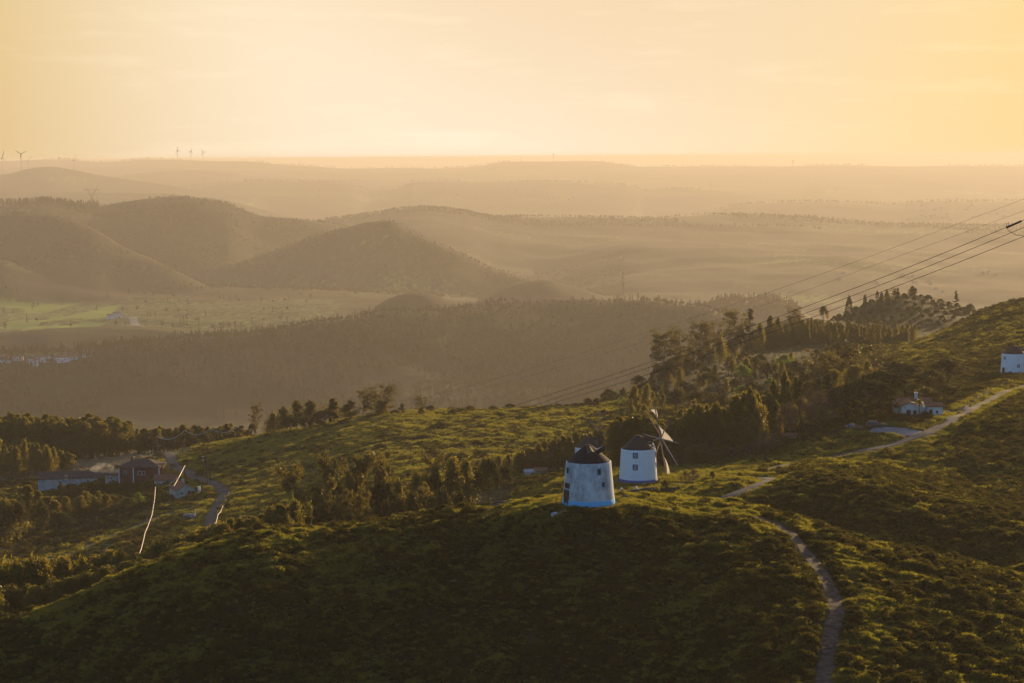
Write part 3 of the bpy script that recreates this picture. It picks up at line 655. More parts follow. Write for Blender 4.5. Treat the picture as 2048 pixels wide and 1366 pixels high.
def gorse_patch(seed, n=20, h=.42):
    rng = np.random.default_rng(seed); C = [(a[0]*.62, a[1]*.5, h*math.sqrt(max(0, 1-a[0]**2-a[1]**2))*rng.uniform(.75, 1.1)-.02) for a in [(math.cos(t)*q, math.sin(t)*q) for t, q in zip(rng.random(n)*6.28, np.sqrt(rng.random(n)))]]
    V, Fc = leaves(rng, C, np.array([[.20, .20, .16]]*n), 15, .13, .55, -.4, .6); return npmesh('gorse_patch', V, Fc, [L_GORSE])
GP = [grass_patch(i) for i in range(5)]; HP = [gorse_patch(i) for i in range(5)]
def field_points(n, pa, pb, Da, Db):
    px = RNG.uniform(pa, pb, n*2); D = np.sqrt(RNG.uniform(Da**2, Db**2, n*2)); px = px[:n]; D = D[:n]; x = (px-1024)/F*D
    c, dry, pd = cover(px, D); z = Hpx(px, D)+micro(x, D, c, pd, px, D); return px, D, x, z, c, pd
def clear(x, y):
    k = np.ones(len(x), bool)
    for m in (M1, M2, M3, M4): k &= np.hypot(x-m.x, y-m.y) > 5.2
    return k
G = []; H_ = []
for n, pa, pb, Da, Db, s in ((150000, -80, 2250, 222, 306, 1.0), (60000, 1330, 2250, 306, 360, 1.05), (70000, 1030, 2250, 345, 460, 1.25), (60000, 1300, 2250, 440, 640, 1.7), (60000, 380, 1350, 450, 690, 1.7), (26000, 1650, 2250, 620, 830, 2.2), (25000, -200, 500, 460, 640, 1.7)):
    px, D, x, z, c, pd = field_points(n, pa, pb, Da, Db); ok = (pd > .15) & clear(x, D); r = RNG.random(n); cl = fbm(x/5, D/5, 2, 91)
    g = ok & (r < np.clip(.28-.10*((px > 1030) & (D > 345))-.22*((px < 430) & (D > 450))+(c-.22)*1.5+cl*.35, .04, .95)); b1, b2 = cushions(x, D); h = ok & ~g & (RNG.random(n) < np.clip((b1-.12)*1.6, .05, .7))
    G.append(np.stack([x[g], D[g], z[g]-.03, s*RNG.uniform(.6, 1.35, g.sum())*(1+.4*cl[g])], 1)); H_.append(np.stack([x[h], D[h], z[h]-.12, s*RNG.uniform(.6, 1.5, h.sum())*(1+.35*cl[h])], 1))
G = np.concatenate(G); H_ = np.concatenate(H_)
scatter('grass', G[:, :3], np.clip(G[:, 3], .3, 4), GP, 'wind-combed tufts of grass over the open hillsides', 'grass', RNG.normal(0, .5, len(G)))
scatter('heath', H_[:, :3], np.clip(H_[:, 3], .3, 4), HP, 'low dark gorse and heather over the open hillsides', 'heath')
# ------------------------------------------------------------------ windmills
def plaster(name, col, stain, amount, seed):
    """limewashed wall, with streaks of grime that belong to the wall"""
    m = bpy.data.materials.new(name); m.use_nodes = True; n = m.node_tree; p = n.nodes['Principled BSDF']; L = n.links.new
    t = n.nodes.new('ShaderNodeTexCoord'); mp = n.nodes.new('ShaderNodeMapping'); mp.inputs['Location'].default_value = (seed, 0, 0); mp.inputs['Scale'].default_value = (.55, .55, .28)
    L(t.outputs['Object'], mp.inputs[0]); a = n.nodes.new('ShaderNodeTexNoise'); a.inputs['Scale'].default_value = 1.1; a.inputs['Detail'].default_value = 9; a.inputs['Roughness'].default_value = .68
    L(mp.outputs[0], a.inputs['Vector']); r = n.nodes.new('ShaderNodeMapRange'); r.inputs['From Min'].default_value = .42; r.inputs['From Max'].default_value = .72; r.inputs['To Max'].default_value = amount
    L(a.outputs[0], r.inputs[0]); x = n.nodes.new('ShaderNodeMix'); x.data_type = 'RGBA'; x.inputs[6].default_value = (*col, 1); x.inputs[7].default_value = (*stain, 1)
    L(r.outputs[0], x.inputs[0])
    a2 = n.nodes.new('ShaderNodeTexNoise'); a2.inputs['Scale'].default_value = 4.5; a2.inputs['Detail'].default_value = 8; a2.inputs['Roughness'].default_value = .75; L(t.outputs['Object'], a2.inputs['Vector'])
    r2 = n.nodes.new('ShaderNodeMapRange'); r2.inputs['From Min'].default_value = .55; r2.inputs['From Max'].default_value = .72; r2.inputs['To Max'].default_value = amount*.8; L(a2.outputs[0], r2.inputs[0])
    x2 = n.nodes.new('ShaderNodeMix'); x2.data_type = 'RGBA'; L(r2.outputs[0], x2.inputs[0]); L(x.outputs[2], x2.inputs[6]); x2.inputs[7].default_value = (*[c*.7 for c in stain], 1)
    L(x2.outputs[2], p.inputs['Base Color']); p.inputs['Roughness'].default_value = .85; p.inputs['Specular IOR Level'].default_value = .2
    b = n.nodes.new('ShaderNodeBump'); b.inputs['Strength'].default_value = .35; b.inputs['Distance'].default_value = .06; L(a2.outputs[0], b.inputs['Height']); L(b.outputs[0], p.inputs['Normal'])
    return m
m_w1 = plaster('grimy_limewash', (.68,.70,.72), (.20,.17,.17), 1.0, 3.1); m_w3 = plaster('fresh_limewash', (.86,.87,.88), (.58,.56,.54), .35, 8.0)
m_shing = material('dark_shingles', (.010,.012,.020), .85, scale=5, var=.35, bump=.6, bscale=9, spec=.3)
m_shing2 = material('brown_shingles', (.034,.026,.027), .8, scale=5, var=.35, bump=.6, bscale=9, spec=.3)
m_cyan = material('faded_cyan_paint', (.05,.42,.72), .8, scale=2, var=.2, col2=(.14,.46,.66)); m_blue = material('blue_violet_paint', (.07,.09,.30), .75, scale=2, var=.15)
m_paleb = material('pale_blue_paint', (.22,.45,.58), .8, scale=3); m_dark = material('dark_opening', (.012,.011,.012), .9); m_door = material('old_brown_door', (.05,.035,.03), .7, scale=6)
m_wood = material('weathered_wood', (.34,.27,.20), .75, scale=4, var=.3); m_wood2 = material('tarred_wood', (.035,.028,.025), .7, scale=4); m_red = material('red_paint', (.30,.05,.03), .6)
m_sail = leaf_material('white_sailcloth', (.85,.82,.78), (.80,.77,.72), .65, .9, (.62,.62,.62), .1); m_white = material('white_paint', (.78,.78,.78), .6, scale=3, var=.05)
m_glass = material('window_glass', (.02,.025,.03), .08, spec=.8, scale=2); m_rope = material('rope', (.16,.13,.10), .9); m_steel = material('dull_steel', (.25,.24,.23), .5, metal=.6)
m_stone = material('grey_limestone', (.22,.21,.20), .9, scale=2.5, var=.3, bump=.8, bscale=5, col2=(.42,.41,.42)); m_rub = material('dark_rubble', (.085,.075,.07), .95, scale=3, var=.35, bump=.8, bscale=6)
def on_wall(rb, rt, h, az, z):
    """radius and frame on the tapering tower; az measured from the direction of the camera, positive to the right"""
    r = rb+(rt-rb)*z/h; a = -PI/2+az; return r, a, Vector((math.cos(a), math.sin(a), 0)), Vector((-math.sin(a), math.cos(a), 0))
def wall_window(root, spec, az, z, w, h, fm, style, name='window'):
    rb, rt, H_ = spec; r, a, o, t = on_wall(rb, rt, H_, az, z)
    b = MB(); b.box((r-.10, 0, z), (.30, w, h)); fr = b.build(name, fm, root, None, a)
    if style == 'paned':
        q = MB(); q.box((r+.055, 0, z), (.02, w*.66, h*.66)); q.build('pane', m_glass, fr)
        q = MB()
        for dy in (-w*.165, 0, w*.165): q.box((r+.075, dy, z), (.02, .05, h*.66))
        for dz in (-h*.33, h*.0, h*.33): q.box((r+.080, 0, z+dz), (.02, w*.70, .05))
        q.build('glazing_bars', m_white, fr)
    else:
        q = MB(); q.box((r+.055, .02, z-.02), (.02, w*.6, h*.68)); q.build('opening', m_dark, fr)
    return fr
def tower(root, rb, rt, h, wm, bm, band_h):
    n = 72; b = MB(); prof = [(rb, -1.0), (rb, 0)]+[(rb+(rt-rb)*k/10, h*k/10) for k in range(1, 11)]+[(rt-.02, h+.12), (rt-.35, h+.14)]
    b.lathe(prof, n); b.build('wall', wm, root, smooth=False).data.polygons.foreach_set('use_smooth', [True]*(n*(len(prof)-1)))
    b = MB(); rr = rb+(rt-rb)*band_h/h; b.lathe([(rb+.045, -1.0), (rb+.045, 0), (rr+.045, band_h), (rr-.02, band_h+.01)], n); b.build('painted_base_band', bm, root, smooth=True)
def cap(root, re, h0, hh, ra, mat, dormer_az, dormer=True):
    n = 40; b = MB(); b.lathe([(re-.05, h0-.02), (re+.12, h0), (re+.12, h0+.10)]+[((re+.10)*(1-k/8)+ra*k/8, h0+.10+(hh-.1)*(k/8)**.96) for k in range(0, 9)]+[(0.01, h0+hh+.04)], n)
    o = b.build('cap_roof', mat, root, smooth=False)
    if dormer:
        b = MB(); L_ = re*.92
        b.add([(L_*.98, -.62, h0+.12), (L_*.98, .62, h0+.12), (L_*.98, .62, h0+hh*.62), (L_*.98, -.62, h0+hh*.62), (.2, -.62, h0+.12), (.2, .62, h0+.12), (.2, .45, h0+hh*.97), (.2, -.45, h0+hh*.97), (L_*.98, 0, h0+hh*.78), (.2, 0, h0+hh*1.02)],
              [(0,1,2,8,3), (1,5,6,2), (0,3,7,4), (2,6,9,8), (3,8,9,7), (4,7,9,6,5), (0,4,5,1)])
        b.build('dormer', m_wood2 if mat is m_shing else mat, o, None, dormer_az)
def rotor(root, hub, axis, R, sails, boom=1.6, red=True):
    """eight spars round a shaft with ropes between their tips; sails: list of (spar index, r0, r1, width)"""
    a = Vector(axis).normalized(); up = Vector((0, 0, 1)); e2 = (up-a*up.dot(a)).normalized(); e1 = e2.cross(a)
    hub = Vector(hub); b = MB(); b.tube([hub-a*3.0, hub, hub+a*boom], [.20, .17, .07], 8); sh = b.build('windshaft', m_wood, root)
    tips = []
    for k in range(8):
        th = 2*PI*k/8; d = e2*math.cos(th)+e1*math.sin(th); off = a*(.12 if k % 2 else -.12); tip = hub+off+d*R*(1.0 if k % 2 == 0 else .93); tips.append(tip)
        b = MB(); b.tube([hub+off, hub+off+d*R*.5, tip], [.15, .13, .09], 6); b.build('spar', m_red if (red and k == 1) else m_wood, root)
    b = MB()
    for k in range(8):
        b.tube([tips[k], (tips[k]+tips[(k+1) % 8])/2+(hub-(tips[k]+tips[(k+1) % 8])/2)*.05, tips[(k+1) % 8]], .022, 4, False)
        b.tube([tips[k], hub+a*boom*.95], .016, 4, False)
    b.build('rigging_ropes', m_rope, root)
    for k, r0, r1, wd, at_hub in sails:
        th = 2*PI*k/8; d = e2*math.cos(th)+e1*math.sin(th); s = (-e2*math.sin(th)+e1*math.cos(th)); p0 = hub+d*R*r0; p1 = hub+d*R*r1; p2 = hub+d*R*(r0 if at_hub else r1*.96)+s*wd-a*.2
        n = 7; v = []; f = []
        for i in range(n+1):
            for j in range(n+1-i):
                u, w = i/n, j/n; q = p0*(1-u-w)+p1*u+p2*w; v.append(q+a*.35*4*(u*w+w*(1-u-w)+u*(1-u-w))*.6)
        idx = {}; c = 0
        for i in range(n+1):
            for j in range(n+1-i): idx[i, j] = c; c += 1
        for i in range(n):
            for j in range(n-i):
                f.append((idx[i, j], idx[i+1, j], idx[i, j+1]))
                if j < n-i-1: f.append((idx[i+1, j], idx[i+1, j+1], idx[i, j+1]))
        b = MB(); b.add(v, f); b.add([q-a*.02 for q in v], [x[::-1] for x in f]); b.build('sail', m_sail, root)
# derelict mill on the near hill
def deg(x): return math.radians(x)
r1 = empty('windmill', M1); tag(r1, 'derelict sail-less windmill with stained wall and cyan base band on the grassy hilltop', 'windmill')
tower(r1, 3.80, 3.28, 6.0, m_w1, m_cyan, .75); cap(r1, 3.0, 6.12, 2.35, .42, m_shing, -PI/2+deg(8))
b = MB(); b.tube([(.5*math.cos(-PI/2+deg(40)), .5*math.sin(-PI/2+deg(40)), 6.95), (2.9*math.cos(-PI/2+deg(48)), 2.9*math.sin(-PI/2+deg(48)), 8.25)], [.34, .30], 8); b.build('broken_windshaft', m_wood2, r1)
sp1 = (3.80, 3.28, 6.0)
wall_window(r1, sp1, deg(24), 5.02, .78, 1.15, m_paleb, 'hole'); wall_window(r1, sp1, deg(34), 3.15, .72, .98, m_paleb, 'hole')
wall_window(r1, sp1, deg(-64), 5.0, .95, 1.1, m_paleb, 'hole'); wall_window(r1, sp1, deg(-62), 2.8, 1.2, .75, m_door, 'hole', 'hatch')
rr, aa, _, _ = on_wall(*sp1, deg(-62), 1.0); b = MB(); b.box((rr-.05, 0, 1.05), (.30, 1.15, 2.3)); dd = b.build('door', m_door, r1, None, aa)
b = MB(); b.box((rr+.12, -.35, 1.1), (.04, .06, .2)); b.build('handle', m_steel, dd)
# restored mill with sails
r3 = empty('windmill', M3); tag(r3, 'restored white windmill with blue windows, tattered white sails and violet base band', 'windmill')
tower(r3, 3.78, 3.38, 6.3, m_w3, m_blue, .55); cap(r3, 3.15, 6.42, 2.55, .5, m_shing2, deg(16)); sp3 = (3.78, 3.38, 6.3)
for z in (5.45, 3.15): wall_window(r3, sp3, deg(-13), z, 1.0, 1.15, m_blue, 'paned')
for z in (5.3, 3.2): wall_window(r3, sp3, deg(80), z, .9, 1.1, m_blue, 'paned')
b = MB(); b.tube([(3.2*math.cos(-PI/2+deg(85)), 3.2*math.sin(-PI/2+deg(85)), 6.6), (2.5, .7, 7.9)], [.16, .16], 8); b.build('shaft_bearing', m_white, r3)
BE = deg(24); AX = (math.cos(BE)*math.cos(deg(11)), math.sin(BE)*math.cos(deg(11)), math.sin(deg(11)))
rotor(r3, (4.55, 1.2, 8.15), AX, 7.4, [(0, .56, .80, 1.9, False), (6, .06, .70, 2.6, True), (4, .50, .98, 1.7, False)])
# third mill, hidden behind the derelict one
r2 = empty('windmill', M2); tag(r2, 'windmill with bare spars half hidden behind the derelict mill', 'windmill')
tower(r2, 3.75, 3.35, 6.5, m_w3, m_blue, .55); cap(r2, 3.15, 6.62, 2.6, .5, m_shing2, deg(20)); BE = deg(38)
AX = (math.cos(BE)*math.cos(deg(10)), math.sin(BE)*math.cos(deg(10)), math.sin(deg(10)))
b = MB(); b.tube([(2.9, .9, 6.7), (2.4, .9, 7.7)], [.15, .15], 8); b.build('shaft_bearing', m_white, r2)
for z in (5.2, 3.0): wall_window(r2, (3.75, 3.35, 6.5), deg(75), z, .9, 1.1, m_blue, 'paned')
rotor(r2, (3.7, 1.5, 8.3), AX, 7.2, [], red=False)
# fourth mill at the right edge
r4 = empty('windmill', M4); tag(r4, 'white windmill beside the road on the right edge with fence in front', 'windmill')
tower(r4, 3.8, 3.4, 6.0, m_w3, m_blue, .5); cap(r4, 3.2, 6.12, 2.3, .5, m_shing2, deg(16)); sp4 = (3.8, 3.4, 6.0)
wall_window(r4, sp4, deg(8), 2.7, .85, .95, m_blue, 'paned'); wall_window(r4, sp4, deg(-62), 4.9, .8, .9, m_blue, 'paned')
rr, aa, _, _ = on_wall(*sp4, deg(-64), 1.0); b = MB(); b.box((rr-.05, 0, 1.05), (.30, 1.0, 2.1)); b.build('door', m_door, r4, None, aa)
BE = deg(-12); AX = (math.cos(BE)*math.cos(deg(11)), math.sin(BE)*math.cos(deg(11)), math.sin(deg(11)))
rotor(r4, (4.1, -.6, 7.8), AX, 7.2, [(5, .4, .95, 1.2, False)], red=False)
# ------------------------------------------------------------------ trees and bushes, zone by zone
def poly(tbl, x): return float(np.interp(x, [t[0] for t in tbl], [t[1] for t in tbl]))
U_ = random.uniform
def ordn(n): return '%d%s' % (n, 'th' if 10 <= n % 100 <= 20 else {1: 'st', 2: 'nd', 3: 'rd'}.get(n % 10, 'th'))
def row(kinds, xa, xb, step, Dm, dD, tops, label, group, jit=6, wpx=None, parts=True, drop=(0, 14)):
    x = max(xa, -14); k = 0
    while x < xb:
        k += 1
        px = x+U_(-step*.4, step*.4); at(random.choice(kinds), px, Dm(px)+U_(-dD, dD) if callable(Dm) else Dm+U_(-dD, dD), poly(tops, px)+U_(*drop)+U_(-jit, jit)*.5, ordn(k)+' from the left, '+label, group, U_(*wpx) if wpx else None, parts=parts); x += step*U_(.8, 1.2)
# eucalyptus belt behind the mills
T1 = [(940, 925), (1000, 914), (1060, 893), (1100, 878), (1140, 862), (1180, 858), (1230, 838), (1280, 822), (1330, 842), (1380, 813), (1420, 803), (1450, 812), (1490, 775), (1530, 795), (1570, 790), (1640, 800)]
row(['euc'], 1228, 1520, 10, 442, 5, T1, 'pointed golden eucalyptus in the front rank behind the sailed windmill', 'eucalyptus belt behind the windmills', wpx=(38, 58))
row(['euc'], 1236, 1560, 12, 462, 6, T1, 'eucalyptus in the back rank behind the sailed windmill', 'eucalyptus belt behind the windmills', wpx=(38, 58), drop=(-6, 8))
row(['euc'], 1040, 1236, 9, lambda x: 495, 5, T1, 'small golden eucalyptus in the row left of the two windmills', 'row of small eucalyptus left of the windmills', wpx=(26, 40))
row(['euc', 'bush_euc'], 960, 1150, 10, lambda x: 512, 5, T1, 'dim eucalyptus in the second row left of the windmills', 'row of small eucalyptus left of the windmills', wpx=(20, 28), drop=(-4, 10))
row(['bare', 'bare', 'bush_euc'], 1330, 1560, 16, lambda x: 432, 4, [(1300, 915), (1400, 880), (1480, 870), (1560, 850)], 'bare brown scrub tree at the foot of the eucalyptus belt', 'scrub at the foot of the belt', wpx=(38, 58), drop=(0, 24))
at('round', 1128, 476, 915, 'dark round bush just left of the derelict windmill', wpx=44); at('round', 1108, 480, 922, 'dark low bush beside the white shed roof', wpx=34)
at('euc', 1500, 436, 772, 'tallest pointed eucalyptus at the right end of the belt', wpx=40); at('euc', 1512, 446, 786, 'second tallest eucalyptus at the right end of the belt', wpx=38)
# the dark grove round the house
for px, D, top, w, k, lb in [(1735, 458, 757, 134, 'umbrella', 'huge dark umbrella pine left of the white house'), (1692, 470, 768, 92, 'umbrella', 'broad dark pine crown left of the huge umbrella pine'), (1765, 492, 741, 120, 'umbrella', 'wide flat pine dome behind the huge umbrella pine'),
  (1796, 548, 724, 92, 'umbrella', 'rounded pine dome above the grove on the slope'), (1897, 545, 714, 104, 'round', 'large round dark tree below the green hillside'), (1862, 530, 738, 80, 'oak', 'dark tree between the pine dome and the large round tree'),
  (1888, 496, 766, 84, 'round', 'dark round tree behind the right end of the house'), (1926, 505, 790, 66, 'oak', 'low dark tree right of the house beside the wall'), (1850, 492, 775, 60, 'bush_euc', 'olive tree just behind the chimney'), (1820, 490, 782, 60, 'round', 'dark tree left behind the house roof'),
  (1600, 470, 757, 66, 'conifer', 'dark spiky conifer at the left end of the grove'), (1655, 500, 745, 74, 'conifer', 'dark ragged conifer in the middle of the grove'), (1640, 520, 752, 60, 'pine', 'dark pine behind the ragged conifer'), (1600, 456, 790, 86, 'bare', 'bare brown tree in front of the dark grove'),
  (1640, 458, 778, 92, 'bare', 'large bare brown tree in front of the dark grove'), (1570, 452, 806, 70, 'bare', 'bare brown tree nearest the eucalyptus belt'), (1710, 462, 800, 90, 'oak', 'dark tree behind the parked cars'),
  (1762, 466, 800, 80, 'oak', 'dark tree hanging over the drive'), (1786, 468, 798, 58, 'oak', 'dark tree at the left corner of the house'), (1545, 462, 758, 28, 'euc', 'thin lime-lit eucalyptus at the grove edge'), (1570, 466, 740, 34, 'euc', 'lime-lit eucalyptus rising above the bare trees'), (1592, 470, 752, 30, 'euc', 'short lime-lit eucalyptus beside the dark conifer'),
  (1543, 470, 792, 40, 'gold', 'yellow-green bush at the grove edge'), (1640, 560, 706, 44, 'wispy', 'thin open eucalyptus standing on the slope above the grove'), (1685, 570, 695, 60, 'blown', 'spreading open tree on the slope above the grove'), (1720, 575, 712, 60, 'blown', 'sparse tree beside the spreading open tree'),
  (1748, 600, 690, 50, 'wispy', 'sparse tree at the grassy gully below the ridge'), (1706, 540, 730, 60, 'bush_euc', 'dense olive bush above the grove'), (1668, 545, 738, 50, 'bush_euc', 'olive bush left of the dense one above the grove'), (1740, 530, 740, 46, 'blown', 'ragged tree over the pine domes'), (1950, 520, 800, 40, 'round', 'small dark shrub near the roadside wall'),
  (1960, 566, 742, 30, 'round', 'small dark shrub by the fence of the last windmill'), (1985, 560, 747, 26, 'oak', 'low shrub against the fence of the last windmill'), (1718, 447, 846, 40, 'bare', 'pale feathery bush half hiding the blue car')]:
    at(k, px, D, top, lb, wpx=w)
for i in range(16):
    px = 1555+245*(i+U_(0, .8))/16; at(random.choice(['oak', 'bare', 'round', 'bush_euc']), px, 470+U_(0, 26), 812+U_(0, 30), ordn(i+1)+' from the left of the dark undergrowth trees filling the grove', 'undergrowth of the grove', U_(36, 60))
# slope between the meadow and the far crest
SL = [(1150, 860), (1250, 830), (1330, 800), (1400, 760), (1500, 735), (1600, 715), (1700, 705)]
KC = {}
for i in range(150):
    px = 1190+550*(i+U_(0, .9))/150; D = U_(560, 760); g = ground(px, D); k = random.choice(['round', 'bush_euc', 'oak', 'bush_euc', 'pine', 'round', 'euc', 'lime' if random.random() < .4 else 'oak'])
    if 1420 < px < 1640 and D < 600: continue
    plant(k, g, U_(4, 8.5)*(.6 if px < 1260 else 1), (KC.__setitem__(k, KC.get(k, 0)+1), ordn(KC[k])+' %s from the left scattered on the hazy slope' % KN[k].replace('_', ' '))[1], 'scattered trees on the hazy slope', None, parts=False)
for px, D, top, w, k, lb in [(1328, 735, 660, 50, 'wispy', 'tall open eucalyptus at the left end of the ridge line'), (1358, 740, 662, 42, 'wispy', 'tall open eucalyptus leaning beside the leftmost one'), (1397, 770, 646, 36, 'wispy', 'dense tall eucalyptus third along the ridge line'), (1416, 775, 645, 38, 'wispy', 'tall eucalyptus with flat dead top on the ridge line'),
  (1461, 815, 622, 40, 'wispy', 'tall double-crowned eucalyptus mid ridge line'), (1501, 830, 614, 40, 'pine', 'tiered pine leaning on the ridge line'), (1482, 820, 655, 34, 'round', 'round tree below the tiered pine'), (1540, 880, 630, 24, 'euc', 'narrow dark tree right of the tiered pine'), (1557, 890, 634, 20, 'euc', 'small dark tree beside the narrow one'),
  (1592, 930, 615, 26, 'wispy', 'ragged eucalyptus rising on the bare crest'), (1580, 925, 632, 20, 'bush_euc', 'low bush under the ragged crest eucalyptus'), (1647, 1000, 610, 24, 'round', 'round dark tree on the crest with a yellow bush below'), (1655, 990, 618, 10, 'gold', 'yellow bush under the round crest tree'),
  (1698, 1065, 590, 20, 'round', 'tall round tree alone on the crest under the wires'), (1730, 1080, 587, 12, 'oak', 'small round tree alone on the crest'), (1754, 1100, 580, 9, 'round', 'dark round tree left of the hilltop paling'), (1763, 1100, 583, 10, 'round', 'low dark tree left of the hilltop paling'), (1774, 1110, 578, 9, 'bush_euc', 'thin shrub by the hilltop paling'),
  (1786, 1115, 576, 12, 'wispy', 'tall narrow tree on the hilltop left of the paling'), (1796, 1120, 574, 6, 'euc', 'narrow sapling beside the hilltop paling'), (1825, 1125, 572, 16, 'bush_euc', 'largest tree on the orchard hilltop'), (1830, 1125, 574, 12, 'round', 'round tree hugging the largest hilltop tree'),
  (1912, 1140, 580, 16, 'conifer', 'lone small conifer right of the orchard hilltop'), (1940, 1100, 604, 24, 'dome', 'broad round pine at the right end of the orchard'), (1971, 1080, 608, 18, 'dome', 'round pine nearest the dark knoll'), (1850, 1120, 591, 10, 'dome', 'small round pine on the skyline'), (1862, 1125, 592, 7, 'dome', 'tiny round pine on the skyline'),
  (1520, 850, 648, 22, 'bush_euc', 'bush on the ridge under the narrow dark tree'), (1440, 790, 668, 30, 'bush_euc', 'bushy tree under the tall ridge eucalyptus'), (1380, 755, 690, 36, 'round', 'round bush at the foot of the ridge eucalyptus')]:
    at(k, px, D, top, lb, wpx=w)
row(['bush_euc', 'round', 'oak'], 1180, 1480, 11, lambda x: np.interp(x, [1180, 1300, 1480], [680, 725, 820]), 8, [(1180, 800), (1240, 782), (1300, 752), (1340, 730), (1400, 700), (1480, 668)], 'bush along the descending crest below the ridge line', 'bushes along the crest', wpx=(14, 26), parts=False, drop=(-4, 10))
for r_ in range(6):
    D = 1115-r_*16; x = 1660+r_*6+(r_ % 2)*8; q_ = 0
    while x < 1960-r_*12:
        g = ground(x+U_(-3, 3), D+U_(-4, 4)); q_ += 1; plant('dome', g, U_(2.3, 3.4), '%s young pine from the left in the %s row down the orchard hill' % (ordn(q_), ordn(r_+1)), 'rows of young pines on the hill', None, parts=False, cat='tree'); x += U_(14, 21)
# ridge trees beyond the meadow
for px, D, top, w, k, lb in [(510, 660, 806, 20, 'wispy', 'thin lone tree with a tufted top above the bright meadow'), (503, 655, 846, 24, 'round', 'bush under the thin lone tree'), (548, 655, 826, 34, 'bush_euc', 'bush at the left end of the tree clump over the meadow'), (567, 655, 812, 36, 'euc', 'eucalyptus second from the left in the clump over the meadow'), (594, 655, 799, 36, 'euc', 'tall pointed eucalyptus in the left of the clump over the meadow'),
  (620, 655, 799, 38, 'euc', 'tall eucalyptus left of the flat-topped pine'), (650, 645, 819, 58, 'umbrella', 'flat-topped dark pine in the clump over the meadow'), (640, 640, 838, 34, 'round', 'round bush under the flat-topped pine'), (668, 655, 795, 38, 'euc', 'full eucalyptus right of the flat-topped pine'), (700, 650, 799, 38, 'euc', 'eucalyptus in the centre of the clump over the meadow'),
  (728, 655, 780, 24, 'wispy', 'slender eucalyptus with bare stem over the meadow'), (744, 655, 781, 26, 'wispy', 'second slender eucalyptus with bare stem over the meadow'), (773, 650, 770, 40, 'wispy', 'tallest open eucalyptus at the right of the meadow clump'), (762, 646, 800, 34, 'bush_euc', 'bushy tree under the tallest open eucalyptus'), (805, 650, 806, 26, 'conifer', 'dark conifer right of the tallest open eucalyptus'),
  (845, 650, 791, 20, 'wispy', 'small lone eucalyptus on the bare meadow crest'), (861, 650, 809, 26, 'round', 'round bush right of the small lone eucalyptus'), (842, 645, 815, 16, 'round', 'low bush at the foot of the small lone eucalyptus'), (580, 645, 830, 50, 'round', 'dark bush mass under the left of the clump'), (610, 640, 835, 50, 'oak', 'dark bush mass under the tall eucalyptus'),
  (690, 640, 838, 40, 'oak', 'dark bush under the centre of the clump'), (790, 645, 818, 30, 'round', 'round bush left of the dark conifer')]:
    at(k, px, D, top, lb, wpx=w)
for q_, (px, D, h) in enumerate([(880, 600, 2.5), (905, 640, 2), (940, 655, 2.2), (985, 655, 2), (1020, 660, 2.4), (760, 560, 3), (905, 520, 4), (925, 525, 3.5), (960, 540, 2.6), (700, 560, 1.6), (560, 585, 1.5)]):
    plant('round', ground(px, D), h, ordn(q_+1)+' of the low dark bushes dotted about the open meadow', 'bushes dotted about the meadow', h*2.2, parts=False)
at('lime', 582, 500, 975, 'bright yellow-green bush alone on the shaded meadow', wpx=22)
# dense plantation at the left and the low strip beside it
row(['euc'], -60, 268, 9, lambda x: 715, 5, [(-60, 826), (100, 824), (200, 826), (262, 836), (275, 850)], 'tall eucalyptus in the back rank of the dense plantation', 'dense plantation at the left', wpx=(42, 60), parts=False, drop=(0, 12))
row(['euc'], -60, 262, 9, lambda x: 700, 5, [(-60, 832), (200, 830), (262, 842)], 'bare-stemmed eucalyptus in the front rank of the dense plantation', 'dense plantation at the left', wpx=(34, 52), parts=False, drop=(0, 20))
row(['euc', 'bush_euc'], -60, 140, 8, lambda x: 655, 8, [(-60, 880), (60, 880), (140, 900)], 'shorter shaded eucalyptus in front of the dense plantation', 'dense plantation at the left', wpx=(22, 30), parts=False, drop=(0, 16))
row(['euc'], 276, 486, 8, lambda x: 700, 6, [(270, 856), (380, 848), (490, 846)], 'low golden eucalyptus in the strip behind the sagging cable', 'low strip of eucalyptus by the cable', wpx=(24, 36), parts=False, drop=(0, 8))
row(['euc', 'round'], 276, 486, 8, lambda x: 688, 5, [(270, 866), (490, 860)], 'low shaded tree in front of the strip behind the cable', 'low strip of eucalyptus by the cable', wpx=(18, 28), parts=False, drop=(0, 10))
